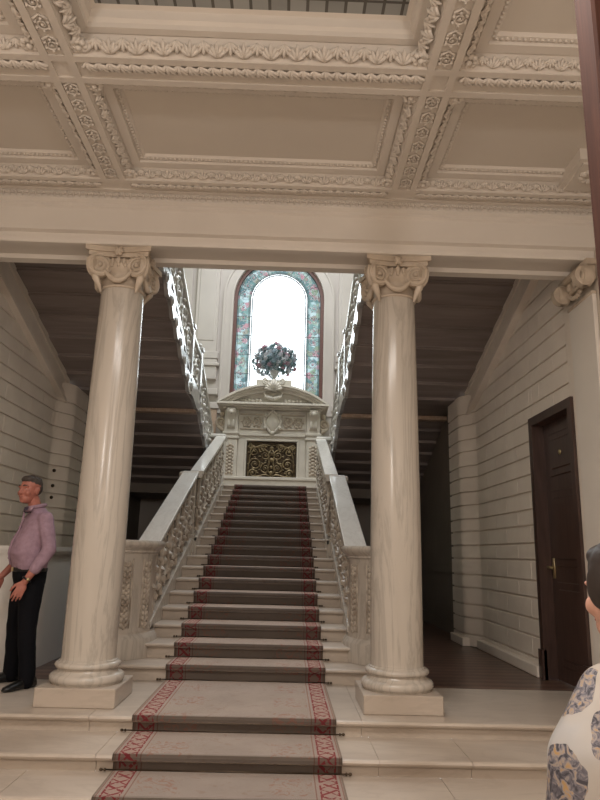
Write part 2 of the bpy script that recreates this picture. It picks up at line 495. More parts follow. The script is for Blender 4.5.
# ------------------------------------------------------------------ entrance steps
def nose_profile(y, zt, h, depth, nr=.018, rec=.045):
    """profile of one stair block, front towards -y, (y,z) points"""
    pts = [(y + depth, zt)]
    for k in range(5):
        a = PI / 2 + k * PI / 4
        pts.append((y + nr + nr * math.cos(a), zt - nr + nr * math.sin(a)))
    pts += [(y + rec, zt - 2 * nr - .004), (y + rec, zt - h), (y + depth, zt - h)]
    return pts
est = thing('entrance_steps', 'broad marble entrance steps rising from hall floor to columns', 'steps', (0, 4.4, ZF))
LOW = [(5.08, 0.0), (4.57, -.112), (4.14, -.218), (3.70, -.329)]
for i, (y, z) in enumerate(LOW):
    h = (z - LOW[i + 1][1]) if i < 3 else (z - ZF)
    dep = (6.372 - y) if i == 0 else (LOW[i - 1][0] - y + .05)
    hb = h if i else .2
    cuts = [(-WX, -1.05 - .2 * i, .9 + .17 * (i % 2), WX), (-WX, -1.95, -.85, .95, 1.55, WX), (-WX, -1.28, .4, 1.35, WX), (-WX, -.9, .9, WX)][i]
    mb = MB()
    for a, b in zip(cuts, cuts[1:]):
        mb.prism(nose_profile(y, z, h, dep), 'x', a + .0018, b - .0018)
    mb.prism(nose_profile(y + .008, z - .006, h - .006, dep - .008), 'x', -WX, WX)
    mb.build('step', 'step', est)

# ------------------------------------------------------------------ main staircase
gst = thing('grand_staircase', 'wide straight marble staircase climbing from the columns to the carved surround', 'staircase', (0, 9, 0))
for i in range(18):
    y, z = Y1 + i * TREAD, RISE * (i + 1)
    mb = MB()
    hw = 1.62 if i == 0 else (1.15 if i < 8 else 1.05 if i < 17 else 1.21)
    dep = TREAD + .06 if i < 17 else 14.99 - y
    if i == 0:
        # first step: wide, ends rounded
        r = .0
        mb.prism(nose_profile(y, z, RISE, 1.25), 'x', CXS - hw, CXS + hw)
    else:
        mb.prism(nose_profile(y, z, RISE, dep), 'x', CXS - hw, CXS + hw)
    mb.build('step' if i < 17 else 'landing', 'step', gst)
# outer flank of the stair down to the floor
for sx in (-1, 1):
    mb = MB()
    pts = [(Y1 + 1.0, 0), (14.99, 0), (14.99, ZL - .2), (Y1 + 17 * TREAD, ZL - .2), (Y1 + 1.0, .1)]
    a, b = sorted((CXS + sx * 1.03, CXS + sx * 1.055))
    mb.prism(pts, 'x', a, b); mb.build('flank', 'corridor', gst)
# side parts of the upper landing
for sx in (-1, 1):
    mb = MB(); a, b = sorted((CXS + sx * 1.21, sx * 2.95))
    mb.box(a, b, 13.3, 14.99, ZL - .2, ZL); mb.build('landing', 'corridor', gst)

# ------------------------------------------------------------------ carpet runner
path = []
prev = ZF
for (y, z) in sorted(LOW, key=lambda q: q[1]):
    path.append((y + .045, prev, y, z)); prev = z
for i in range(18):
    path.append((Y1 + i * TREAD + .045, prev, Y1 + i * TREAD, RISE * (i + 1))); prev = RISE * (i + 1)
TH = .012
prof = [(3.0, ZF + TH)]
rods = []
for (yr, zb, yn, zt) in path:
    prof.append((yr - TH - .004, zb + TH)); rods.append((yr - TH - .012, zb + TH + .006))
    prof.append((yr - TH, zb + TH + .01)); prof.append((yr - TH, zt - .045))
    prof.append((yn - TH * .8, zt - .026)); prof.append((yn - TH * .75, zt - .008)); prof.append((yn + .002, zt + TH * .8)); prof.append((yn + .02, zt + TH))
prof.append((13.95, ZL + TH))
m = MB(); xs = [-.728 + 1.456 * k / 12 for k in range(13)]
grid = [[m.bm.verts.new((CXS * .6 + x, y, z)) for x in xs] for (y, z) in prof]
uvl = m.bm.loops.layers.uv.new('run'); arc = [0]
for (a, b) in zip(prof, prof[1:]): arc.append(arc[-1] + math.hypot(b[0] - a[0], b[1] - a[1]))
for i in range(len(prof) - 1):
    for k in range(12):
        f = m.bm.faces.new((grid[i][k], grid[i][k + 1], grid[i + 1][k + 1], grid[i + 1][k]))
        for lp, (ii, kk) in zip(f.loops, ((i, k), (i, k + 1), (i + 1, k + 1), (i + 1, k))): lp[uvl].uv = (xs[kk], arc[ii])
run = thing('carpet_runner', 'patterned beige stair carpet with red border bands running up the staircase', 'carpet', (0, 3.0, ZF))
o = m.build('pile', 'carpet', run, fix=False)
md = o.modifiers.new('thick', 'SOLIDIFY'); md.thickness = .010; md.offset = -1
for (y, z) in rods:
    mb = MB(); mb.tube([(CXS - .785, y, z), (CXS + .785, y, z)], .0042, 8)
    for sx in (-1, 1):
        mb.ell((CXS + sx * .79, y, z), (.012, .010, .010), 8, 6); mb.ell((CXS + sx * .765, y - .002, z), (.008, .010, .011), 8, 6)
    mb.build('stair_rod', 'rod', run, True)

# ------------------------------------------------------------------ columns
AX, AY = 1.245, 5.585
def column_base(mb, cx, cy):
    pr = [(.272, .137), (.280, .150)]
    for k in range(9):
        a = -PI / 2 + k * PI / 8; pr.append((.250 + .038 * math.cos(a), .176 + .038 * math.sin(a)))
    pr += [(.246, .218), (.236, .226), (.230, .238), (.234, .248)]
    for k in range(7):
        a = -PI / 2 + k * PI / 6; pr.append((.232 + .022 * math.cos(a), .272 + .022 * math.sin(a)))
    pr += [(.222, .298), (.222, .304), (.212, .312)]
    mb.lathe(pr, cx, cy, 48)
def make_capital(parent, cx, cy, zb, zt, mat='capital', faces=(0, 1, 2, 3), rs=.185):
    """Ionic capital with corner volutes, swags, egg ring and concave abacus"""
    H = zt - zb
    mb = MB()   # neck, astragal, echinus
    pr = [(rs, zb - .03)]
    for k in range(7):
        a = -PI / 2 + k * PI / 6; pr.append((rs + .004 + .012 * math.cos(a), zb - .016 + .012 * math.sin(a)))
    pr += [(rs, zb), (rs - .002, zb + H * .30), (rs + .012, zb + H * .36), (rs + .035, zb + H * .46), (rs + .045, zb + H * .58), (rs + .03, zb + H * .70), (rs - .03, zb + H * .74)]
    mb.lathe(pr, cx, cy, 40)
    for k in range(24):
        a = k * PI / 12
        mb.ell((cx + (rs + .038) * math.cos(a), cy + (rs + .038) * math.sin(a), zb + H * .53), (.018, .018, .026), 7, 6)
    mb.build('echinus', mat, parent, True, angle=50)
    mb = MB()   # abacus, concave sides, two tiers
    def abac(hw, dip, z0, z1):
        pts = []
        for q in range(4):
            for k in range(8):
                t = -1 + 2 * k / 8; d = hw - dip * (1 - t * t)
                x, y = t * hw * .97, -d
                for _ in range(q): x, y = -y, x
                pts.append((cx + x, cy + y))
        mb.prism(pts, 'z', z0, z1)
    abac(.262, .042, zb + H * .74, zb + H * .86); abac(.288, .050, zb + H * .86, zt)
    for q in range(4):
        a = q * PI / 2; c, s = math.cos(a), math.sin(a)
        mb.ell((cx + .245 * c, cy + .245 * s, zb + H * .87), (.032, .032, .034), 9, 7)
        for k in range(6):
            b = k * PI / 3
            mb.ell((cx + .252 * c - s * .03 * math.cos(b), cy + .252 * s + c * .03 * math.cos(b), zb + H * .87 + .03 * math.sin(b)), (.016, .016, .016), 6, 5)
    mb.build('abacus', mat, parent)
    for q in range(4):                                     # four diagonal corner volutes
        mb = MB()
        for side in (0, 1):
            # face direction q / neighbour: volute disc close to each corner, on both faces
            a = (q + side) * PI / 2
            ex = Vector((-math.sin(a), math.cos(a), 0)); en = Vector((math.cos(a), math.sin(a), 0))
            sg = 1 if side == 0 else -1
            # rotate the disc outwards to the corner
            ex2 = (ex * sg + en * .38).normalized(); en2 = Vector((0, 0, 1)).cross(ex2) * (-1)
            if en2.dot(en) < 0: en2 = -en2
            ctr = Vector((cx, cy, zb + H * .50)) + en * .215 + ex * sg * .165
            R = H * .325
            def F(u, v, d): return ctr + ex2 * u + Vector((0, 0, v)) + en2 * d
            ring0 = [F(R * math.cos(2 * PI * k / 20), R * math.sin(2 * PI * k / 20), -.05) for k in range(20)]
            ring1 = [F(R * math.cos(2 * PI * k / 20), R * math.sin(2 * PI * k / 20), .012) for k in range(20)]
            ring2 = [F(R * .86 * math.cos(2 * PI * k / 20), R * .86 * math.sin(2 * PI * k / 20), .010) for k in range(20)]
            mb.loft([ring0, ring1, ring2])
            sp = spiral(0, 0, R * .95, R * .26, PI / 2, -2.1, 40)
            mb.tube([F(u, v, .014) for u, v in sp], [R * (.15 - .05 * i / 40) for i in range(41)], 6)
            mb.ell(F(0, 0, .016), (R * .22,) * 3, 8, 6)
        # acanthus drop under the corner
        d = Vector((math.cos(q * PI / 2 + PI / 4), math.sin(q * PI / 2 + PI / 4), 0)); c0 = Vector((cx, cy, zb))
        mb.tube([c0 + d * .285 + Vector((0, 0, H * .40)), c0 + d * .275 + Vector((0, 0, H * .14)), c0 + d * .235 + Vector((0, 0, -H * .05)), c0 + d * .215 + Vector((0, 0, -H * .2))], [.03, .034, .022, .008], 7)
        mb.build('volute', mat, parent, True, angle=50)
    for q in range(4):                                     # swag on each face
        a = q * PI / 2; ex = Vector((-math.sin(a), math.cos(a), 0)); en = Vector((math.cos(a), math.sin(a), 0))
        mb = MB(); pts, rr = [], []
        for k in range(13):
            t = -1 + k / 6
            pts.append(Vector((cx, cy, zb + H * (.40 - .34 * (1 - t * t)))) + en * (.205 + .018 * (1 - t * t)) + ex * t * .125)
            rr.append(.010 + .016 * (1 - t * t) + .003 * (k % 2))
        mb.tube(pts, rr, 7)
        mb.ell(Vector((cx, cy, zb + H * .62)) + en * .232, (.024, .024, .034), 8, 6)
        for sg in (-1, 1): mb.ell(Vector((cx, cy, zb + H * .60)) + en * .232 + ex * sg * .05, (.016, .016, .03), 8, 6)
        mb.build('swag', mat, parent, True)
def make_column(label, cx):
    t = thing('marble_column', label, 'column', (cx, AY, 0), 'marble columns before the stair')
    mb = MB(); mb.cbox(cx - .302, cx + .302, AY - .300, AY + .300, .0, .137, .006); mb.build('plinth', 'step', t)
    mb = MB(); column_base(mb, cx, AY); mb.build('column_base', 'marble', t, True, angle=40)
    mb = MB(); pr = [(.2125, .312), (.2105, .33)]
    for k in range(17):
        q = k / 16; z = .33 + (3.375 - .33) * q
        pr.append((.2105 - .024 * max(0, (q - .2) / .8) ** 1.4, z))
    pr += [(.1855, 3.40)]
    mb.lathe(pr, cx, AY, 64); mb.build('shaft', 'marble', t, True, angle=40)
    make_capital(t, cx, AY, 3.425, 3.75)
    return t
cl = make_column('white marble column nearest the man in the lavender shirt', -1.225)
dup(cl, (1.236, AY, 0), 'white marble column before the bay with the dark wooden door')

# pilasters on the hall's side walls
def make_pilaster(sx, label):
    t = thing('marble_pilaster', label, 'pilaster', (sx * (WX - .02), 5.5, 0), 'wall pilasters in line with the columns')
    x0 = WX - .04
    def bx(a, b, y0, y1, z0, z1, mb):
        p, q = sorted((sx * a, sx * b)); mb.cbox(p, q, y0, y1, z0, z1, .005)
    mb = MB(); bx(x0, WX - .002, 5.30, 5.78, .30, 3.47, mb); mb.build('shaft', 'beam', t)
    mb = MB(); bx(x0 - .06, WX - .002, 5.24, 5.84, 0, .14, mb); bx(x0 - .045, WX - .002, 5.255, 5.825, .14, .21, mb); bx(x0 - .025, WX - .002, 5.275, 5.805, .21, .30, mb); mb.build('pilaster_base', 'marble', t)
    mb = MB(); H = .28; zb = 3.47
    bx(x0 - .012, WX - .002, 5.29, 5.79, zb - .03, zb, mb)
    bx(x0 - .06, WX - .002, 5.24, 5.84, zb + H * .80, zb + H, mb); bx(x0 - .03, WX - .002, 5.27, 5.81, zb + H * .35, zb + H * .8, mb)
    for yy, dy in ((5.30, -1), (5.78, 1)):
        ctr = Vector((sx * (x0 - .06), yy, zb + H * .46)); R = H * .33
        for ax in ('x', 'y'):
            def F(u, v, d):
                return ctr + (Vector((-sx * d, dy * u, v)) if ax == 'x' else Vector((-sx * u, dy * d, v)))
            for d0 in (0.0,):
                ring = lambda s_, d: [F(R * s_ * math.cos(2 * PI * k / 18), R * s_ * math.sin(2 * PI * k / 18), d) for k in range(18)]
                mb.loft([ring(1, -.05), ring(1, .03), ring(.85, .034)])
            mb.tube([F(u, v, .036) for u, v in spiral(0, 0, R * .93, R * .25, PI / 2, 2.0, 34)], R * .12, 6)
            mb.ell(F(0, 0, .036), (R * .22,) * 3, 8, 6)
    for k in range(3): mb.ell((sx * (x0 - .035), 5.42 + k * .12, zb + H * .6), (.025, .032, .045), 8, 6)
    for k in range(9):
        tt = -1 + k / 4
        mb.ell((sx * (x0 - .03), 5.54 + tt * .17, zb + H * (.40 - .28 * (1 - tt * tt))), (.022, .03, .024), 7, 5)
    mb.build('pilaster_capital', 'capital', t, True, angle=45)
    return t
make_pilaster(1, 'cream pilaster with scrolled capital on the wall beside the dark door')
make_pilaster(-1, 'cream pilaster with scrolled capital on the wall behind the man')

# ------------------------------------------------------------------ entablature over the columns
ent = [(5.176, ZC + .02), (5.176, 4.185), (5.205, 4.165), (5.205, 4.125), (5.235, 4.105), (5.235, 4.075), (5.255, 4.06), (5.255, 3.885), (5.235, 3.875), (5.235, 3.845), (5.285, 3.835), (5.285, 3.765), (5.295, 3.75),
       (5.36, 3.75), (5.375, 3.785), (5.62, 3.785), (5.64, 3.75), (5.74, 3.75), (5.75, 3.80), (5.79, 3.82), (5.86, 3.82), (5.86, 5.4), (5.3, 5.4), (5.3, ZC + .02)]
m = MB(); m.prism(ent, 'x', -WX, WX)
bead_row(m, (-WX, 5.245, 4.088), (WX, 5.245, 4.088), .0135, .044)
bead_row(m, (-WX, 5.287, 3.80), (WX, 5.287, 3.80), .006, .022)
struct(m.build('trim_1', 'beam'))

# ------------------------------------------------------------------ coffered ceiling
XB0, XB1 = 1.125, 1.330
YB0, YB1 = 3.565, 3.810
YE = 4.975                                    # front of the last beam before the entablature
m = MB()
xcells = [(-WX + .06, -XB1), (-XB0, XB0), (XB1, WX - .06)]
ycells = [(-3.0, -.75), (-.5, 1.2), (1.42, YB0), (YB1, YE)]
# beam soffits: fill between cells at ZC
xs_ = [-WX, -WX + .06, -XB1, -XB0, XB0, XB1, WX - .06, WX]
ys_ = [-3.2, -3.0, -.75, -.5, 1.2, 1.42, YB0, YB1, YE, 5.2]
for i in range(len(xs_) - 1):
    for j in range(len(ys_) - 1):
        if i % 2 == 1 and j % 2 == 1: continue
        m.face([(xs_[i], ys_[j], ZC), (xs_[i], ys_[j + 1], ZC), (xs_[i + 1], ys_[j + 1], ZC), (xs_[i + 1], ys_[j], ZC)])
orn = MB()
panels = MB(); lay = MB()
for ci, (x0, x1) in enumerate(xcells):
    for cj, (y0, y1) in enumerate(ycells):
        deep = (ci == 1 and cj == 2)
        pf = [(0, ZC), (.010, ZC + .015), (.075, ZC + .072), (.08, ZC + .064), (.145, ZC + .068), (.15, ZC + .09), (.185, ZC + .095), (.20, ZC + .115)]
        if deep: pf = [(0, ZC), (.008, ZC + .018), (.055, ZC + .12), (.06, ZC + .112), (.105, ZC + .118), (.108, ZC + .15), (.125, ZC + .17), (.13, ZC + .23), (.16, ZC + .24)]
        loops = [[m.bm.verts.new(p) for p in ((x0 + a, y0 + a, z), (x1 - a, y0 + a, z), (x1 - a, y1 - a, z), (x0 + a, y1 - a, z))] for a, z in pf]
        for A, B in zip(loops, loops[1:]):
            for k in range(4):
                j = (k + 1) % 4; m.bm.faces.new((A[k], A[j], B[j], B[k]))
        a, z = pf[-1]
        (lay if deep else panels).face([(x0 + a, y0 + a, z), (x1 - a, y0 + a, z), (x1 - a, y1 - a, z), (x0 + a, y1 - a, z)])
        if cj < 2: continue                   # behind the photographer: plain mouldings
        wo = .125 if deep else .092
        n0 = .75
        sz = .074 if not deep else .095
        pt = .074 if not deep else .085
        b0, z0 = .008, ZC + .012
        leaf_row(orn, (x0 + .03, y1 - b0, z0), (x1 - .03, y1 - b0, z0), (0, -.6, -.8), (0, -.75, .62), sz, pt)
        leaf_row(orn, (x0 + .03, y0 + b0, z0), (x1 - .03, y0 + b0, z0), (0, .6, -.8), (0, .75, .62), sz, pt)
        leaf_row(orn, (x0 + b0, y0 + .03, z0), (x0 + b0, y1 - .03, z0), (.6, 0, -.8), (.75, 0, .62), sz, pt)
        leaf_row(orn, (x1 - b0, y0 + .03, z0), (x1 - b0, y1 - .03, z0), (-.6, 0, -.8), (-.75, 0, .62), sz, pt)
        for cxn, sxn in ((x0, 1), (x1, -1)):
            for cyn, syn in ((y0, 1), (y1, -1)):
                c = Vector((cxn + sxn * .05, cyn + syn * .05, ZC + .03))
                for k in range(8):
                    an = k * PI / 4
                    orn.ell(c + Vector((.042 * math.cos(an), .042 * math.sin(an), -.012)), (.022, .022, .018), 6, 5)
                orn.ell(c + Vector((0, 0, -.02)), (.022, .022, .022), 7, 5)
        if not deep:
            q = .168; zz = ZC + .092
            bead_row(orn, (x0 + q, y1 - q, zz), (x1 - q, y1 - q, zz), .009, .036); bead_row(orn, (x0 + q, y0 + q, zz), (x1 - q, y0 + q, zz), .009, .036)
            bead_row(orn, (x0 + q, y0 + q, zz), (x0 + q, y1 - q, zz), .009, .036); bead_row(orn, (x1 - q, y0 + q, zz), (x1 - q, y1 - q, zz), .009, .036)
# raised corner blocks in the side coffers next to the wall
for sx in (-1, 1):
    a, b = sorted((sx * 2.53, sx * 2.86)); m.box(a, b, 4.50, YE - .02, ZC + .02, ZC + .13)
    a, b = sorted((sx * 2.57, sx * 2.83)); m.box(a, b, 4.54, YE - .05, ZC + .005, ZC + .03)
    for k in range(9):
        an = k * 2 * PI / 9
        orn.ell((sx * 2.70 + .07 * math.cos(an), 4.70 + .07 * math.sin(an), ZC), (.035, .035, .02), 7, 5)
# pattern bands sunk between fillets on the beam soffits
fil = MB()
for sx in (-1, 1):
    for e in (XB0, XB1 - .05):
        a, b = sorted((sx * e, sx * (e + .05))); fil.box(a, b, -.5, 5.0, ZC - .014, ZC + .004)
for yy in (YB0, YB1 - .05, 1.2 - .02, 1.42):
    fil.box(-WX, WX, yy, yy + .05, ZC - .0135, ZC + .004)
fil.box(-WX, WX, YE, YE + .045, ZC - .0135, ZC + .004); fil.box(-WX, WX, 5.13, 5.17, ZC - .0135, ZC + .004)
for (a, b) in ((-WX, -XB1), (-XB0 + .01, XB0 - .01), (XB1, WX)):
    leaf_row(orn, (a + .02, YB0 + .055, ZC), (b - .02, YB0 + .055, ZC), (0, 0, -1), (.55, 1, 0), .095, .072, 4, False)
    leaf_row(orn, (a + .02, YE + .05, ZC), (b - .02, YE + .05, ZC), (0, 0, -1), (0, 1, 0), .075, .075, 5, False)
for sx in (-1, 1):
    for (a, b) in ((1.45, YB0), (YB1, YE)):
        def F(s, t, d): return Vector((sx * (XB0 + .055) + sx * t * .95, a + s, ZC - d))
        rinceau(orn, F, b - a, .10, .007, .16)
        n = int((b - a) / .16)
# carved cyma at the top of the entablature
leaf_row(orn, (-WX, 5.183, 4.185), (WX, 5.183, 4.185), (0, -1, -.5), (0, .4, -1), .05, .055, 3, False)
struct(m.build('ceiling', 'plaster', fix=False))
struct(panels.build('ceiling_panels', 'panelpaint', fix=False)).name = 'ceiling.001'
struct(lay.build('ceiling_laylight', 'laylight', fix=False)).name = 'ceiling.002'
struct(fil.build('trim_2', 'plaster')); struct(orn.build('trim_3', 'plaster', smooth=True))
# upper slab that closes the hall from above
m = MB(); m.box(-WX - .3, WX + .3, -3.2, 5.3, ZC + .62, ZC + .75); struct(m.build('ceiling_slab', 'plaster')).name = 'ceiling.003'

# ------------------------------------------------------------------ side walls
COURSES = [0.16, .375, .55, .765, .94, 1.155, 1.33, 1.52, 1.69, 1.88, 2.065, 2.265, 2.43, 2.64, 2.81, 3.02, 3.19, 3.40, 3.57, 3.78, 3.95, 4.16, 4.33, 4.54]
def ashlar(mb, sx, X, y0, y1, z0, z1, off=0):
    """coursed blocks with open joints on the wall plane |x|=X; a backing slab behind"""
    a, b = sorted((sx * (X + .022), sx * (X + .3))); mb.box(a, b, y0, y1, z0, z1)
    edges = [z0] + [c for c in COURSES if z0 + .03 < c < z1 - .03] + [z1]
    for i, (a_, b_) in enumerate(zip(edges, edges[1:])):
        L = .78; yy = y0 - ((i * .41 + off) % L)
        while yy < y1:
            p, q = max(yy + .003, y0), min(yy + L - .003, y1)
            if q - p > .04:
                lo, hi = sorted((sx * X, sx * (X + .05)))
                mb.cbox(lo, hi, p, q, a_ + .009, b_ - .009, .005)
            yy += L
DY0, DY1, DZ = 6.0, 6.91, 2.57
for sx in (-1, 1):
    mb = MB()
    if sx > 0:
        mb.box(WX, WX + .3, 5.79, DY0 - .02, 0, 6.2); ashlar(mb, sx, WX, DY0 - .02, DY1 + .02, DZ + .02, 6.2); ashlar(mb, sx, WX, DY1 + .02, 9.06, 0, 6.2)
    else:
        ashlar(mb, sx, WX, 5.79, 9.06, 0, 6.2)
    # the thicker pier, its near corner rounded, courses carried round it
    edges = [0] + [c for c in COURSES if c < 3.35] + [3.47]
    XP = 2.80
    def pier(off):
        pts = [(sx * 3.05, 9.02 + off)]
        for q in range(13):
            w = q / 12
            pts.append((sx * (2.972 + off - (2.972 - XP) * (.5 - .5 * math.cos(PI * w))), 9.02 + off + .42 * w))
        pts += [(sx * (XP + off), 9.96 - off), (sx * 3.05, 9.96 - off)]
        return pts
    mb.prism(pier(.022), 'z', 0, 3.485)
    for a_, b_ in zip(edges, edges[1:]): mb.prism(pier(0), 'z', a_ + .011, b_ - .011)
    a, b = sorted((sx * WX, sx * (WX + .3)))
    # bare wall above in the stair hall and towards the rear
    p, q = sorted((sx * (WX + .05), sx * (WX + .3)))
    struct(mb.build('wall_right' if sx > 0 else 'wall_left', 'wall'))
    mb = MB()
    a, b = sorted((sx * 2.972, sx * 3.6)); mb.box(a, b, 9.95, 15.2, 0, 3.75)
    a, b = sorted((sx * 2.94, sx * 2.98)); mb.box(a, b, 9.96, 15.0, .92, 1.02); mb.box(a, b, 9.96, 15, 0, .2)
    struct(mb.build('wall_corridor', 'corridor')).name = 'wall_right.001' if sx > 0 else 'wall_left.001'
    mb = MB(); a, b = sorted((sx * 3.0, sx * 3.3)); mb.box(a, b, 9.05, 15.3, 3.62, 9.6); mb.box(a, b, 5.3, 9.05, 6.2, 9.6)
    struct(mb.build('wall_upper', 'greenwall')).name = 'wall_right.002' if sx > 0 else 'wall_left.002'
    mb = MB(); a, b = sorted((sx * WX, sx * (WX + .3))); mb.box(a, b, -3.2, 5.79, ZF, 5.0)
    struct(mb.build('wall_hall', 'hallwall')).name = 'wall_right.003' if sx > 0 else 'wall_left.003'
    # raking plaster string under the upper flight
    mb = MB()
    def rake(y): return 3.543 + (9.5 - y) * .3387
    for (o0, o1, th) in ((-.40, .02, .03), (-.44, -.385, .085), (-.35, -.31, .06), (-.10, .02, .05)):
        pts = [(6.0, rake(6.0) + o0), (9.4, rake(9.4) + o0), (9.4, rake(9.4) + o1), (6.0, rake(6.0) + o1)]
        a, b = sorted((sx * (WX - th), sx * (WX + .02))); mb.prism(pts, 'x', a, b)
    struct(mb.build('trim_4' if sx > 0 else 'trim_5', 'wall'))
    mb = MB(); a, b = sorted((sx * (WX - .07), sx * (WX + .03)))
    ypts = [(7.02, 9.15)] if sx > 0 else [(5.86, 9.15)]
    for p, q in ypts:
        mb.cbox(a, b, p, q, 0, .11, .008)
    a, b = sorted((sx * 2.75, sx * 2.86)); mb.cbox(a, b, 9.30, 9.97, 0, .11, .008)
    struct(mb.build('baseboard_right' if sx > 0 else 'baseboard_left', 'wall'))
# hall rear wall
m = MB(); m.box(-WX - .3, WX + .3, -3.4, -3.2, ZF, 5.0); struct(m.build('wall_front', 'hallwall'))

# ------------------------------------------------------------------ door in the right wall
d = MB(); x = WX
d.box(x - .03, x + .16, DY0 - .09, DY0, 0, DZ + .09); d.box(x - .03, x + .16, DY1, DY1 + .09, 0, DZ + .09); d.box(x - .03, x + .16, DY0, DY1, DZ, DZ + .09)
d.box(x - .05, x + .0, DY0 - .105, DY0 - .0, 0, .28); d.box(x - .05, x + .0, DY1, DY1 + .105, 0, .28)
door = MB()
door.box(x + .10, x + .15, DY0, DY1, 0.01, DZ)
for (z0, z1) in ((.15, .95), (1.1, 1.85), (2.0, 2.44)):
    for (p, q) in ((DY0 + .14, DY1 - .14),):
        door.cbox(x + .085, x + .105, p, q, z0, z1, .008); door.cbox(x + .07, x + .09, p + .07, q - .07, z0 + .07, z1 - .07, .012)
dr = struct(door.build('door_1', 'darkdoor'))
d.build('door_frame', 'darkdoor', dr)
h = MB(); h.cbox(x + .088, x + .10, DY1 - .10, DY1 - .05, .98, 1.18, .003); h.tube([(x + .09, DY1 - .075, 1.09), (x + .03, DY1 - .075, 1.09), (x + .025, DY1 - .15, 1.085), (x + .03, DY1 - .2, 1.08)], .011, 8)
h.build('door_handle', 'brass', dr, True)
h = MB(); h.ell((x + .07, (DY0 + DY1) / 2, 2.22), (.012, .03, .03), 10, 8); h.build('door_knob', 'brass', dr, True)

# ------------------------------------------------------------------ balustrades of the main flight
def make_balustrade(sx, label):
    t = thing('stone_balustrade', label, 'balustrade', (CXS + sx * 1.1, 9.5, .138), 'balustrades of the main stair')
    X = lambda v: CXS + sx * v
    # quarter-round pedestal on the first step
    pc = (X(1.47), 7.0); a0, a1 = ((PI, 1.5 * PI) if sx > 0 else (1.5 * PI, 2 * PI))
    def ped(mb, prof):
        rings = []
        for (r, z) in prof:
            ring = [(pc[0] + r * math.cos(a0 + (a1 - a0) * k / 16), pc[1] + r * math.sin(a0 + (a1 - a0) * k / 16), z) for k in range(17)]
            ex = r * .30
            back = [(X(1.47 + .1), pc[1] - r, z), (X(1.47 + .1), pc[1] + .12, z), (X(1.47 - r), pc[1] + .12, z)]
            if sx < 0: ring = ring[::-1]
            # order: from stair side round to the front, then back
            rings.append(ring + back)
        mb.loft(rings)
    mb = MB(); ped(mb, [(.515, .139), (.515, .315), (.505, .33), (.495, .35), (.478, .365), (.478, .38)]); mb.build('pedestal_base', 'marble', t, True, angle=35)
    mb = MB(); ped(mb, [(.47, .38), (.47, 1.10), (.478, 1.12)])
    mb.build('pedestal', 'marble', t, True, angle=35)
    mb = MB(); ped(mb, [(.475, 1.12), (.49, 1.135), (.49, 1.15), (.515, 1.175), (.535, 1.195), (.54, 1.215), (.535, 1.235), (.52, 1.25)]); mb.build('pedestal_cap', 'marble', t, True, angle=35)
    mb = MB()                                     # carved leaf drops on the pedestal face
    for aa in (.26, .60, .90):
        an = (PI + aa * PI / 2) if sx > 0 else (2 * PI - aa * PI / 2)
        w = .052
        for k in range(12):
            z = 1.02 - k * .052
            for sg in (-1, 1):
                b = an + sg * .05
                mb.ell((pc[0] + .472 * math.cos(b), pc[1] + .472 * math.sin(b), z), (.022, .022, .028), 6, 5)
            mb.ell((pc[0] + .478 * math.cos(an), pc[1] + .478 * math.sin(an), z - .02), (.016, .016, .02), 6, 5)
        fr = []
        for (dz0, db) in ((.36, -.11), (.36, .11)):
            pass
        for sg in (-1, 1):
            b = an + sg * .125
            mb.tube([(pc[0] + .471 * math.cos(b), pc[1] + .471 * math.sin(b), z) for z in (.42, .75, 1.07)], .009, 5)
    mb.build('leaf_drop', 'carved', t, True)
    # sloping string, panel and rail in two stretches
    spec = [(6.95, 9.62, 1.0, 1.262, .395, 7.0, 1.16), (9.62, 12.95, .935, 2.335, .338, 9.7, 1.06)]
    for (y0, y1, xin, zr, sl, yr, XO) in spec:
        S0 = lambda y: nosing(y) + .115
        Rl = lambda y: zr + (y - yr) * sl
        mb = MB()
        lo0 = max(.139, nosing(y0) - .32)
        a, b = sorted((X(xin), X(XO)))
        mb.prism([(y0, lo0), (y1, nosing(y1) - .32), (y1, S0(y1)), (y0, S0(y0))], 'x', a, b)
        a, b = sorted((X(xin - .012), X(XO + .012)))
        mb.prism([(y0, S0(y0) - .045), (y1, S0(y1) - .045), (y1, S0(y1) + .012), (y0, S0(y0) + .012)], 'x', a, b)
        mb.build('string', 'marble', t)
        # carved pierced panel
        mb = MB(); a, b = sorted((X(xin + .055), X(XO - .055)))
        mb.prism([(y0, S0(y0)), (y1, S0(y1)), (y1, Rl(y1) - .10), (y0, Rl(y0) - .10)], 'x', a, b)
        L = y1 - y0
        for sd in (0, 1):
            def F(s, q, dd):
                y = y0 + s; Hh = Rl(y) - .11 - S0(y) - .01
                xx = (X(xin + .053 - dd * 1.6) if sd == 0 else X(XO - .053 + dd * 1.6))
                return Vector((xx, y, S0(y) + .012 + q / .85 * Hh))
            rinceau(mb, F, L - .02, .85, .021, .46, True, 5)
            for k in range(int(L / .155)):           # small leaves filling the ground
                s = .08 + k * .155
                for q in (.10, .30, .5, .68, .80):
                    jx, jy = rnd.uniform(-.05, .05), rnd.uniform(-.05, .05)
                    if 0 < s + jx < L - .05:
                        c = F(s + jx, q + jy, .008); mb.ell(c, (.024, rnd.uniform(.016, .034), rnd.uniform(.016, .034)), 6, 5)
        mb.build('carved_panel', 'carved', t, True, angle=60)
        # coping rail
        mb = MB(); e = .02
        prof = [(xin - .015, -.10), (xin - .03, -.085), (xin - .03, -.055), (xin - .045, -.04), (xin - .045, -.008), (xin - .035, 0), (XO + .02, 0), (XO + .03, -.008), (XO + .03, -.04), (XO + .015, -.055), (XO + .015, -.085), (XO, -.10)]
        mb.loft([[(X(px), y, Rl(y) + pz) for px, pz in prof] for y in (y0 + (.0 if y0 > 9 else .02), y1 + .015)])
        mb.build('handrail', 'rail', t)
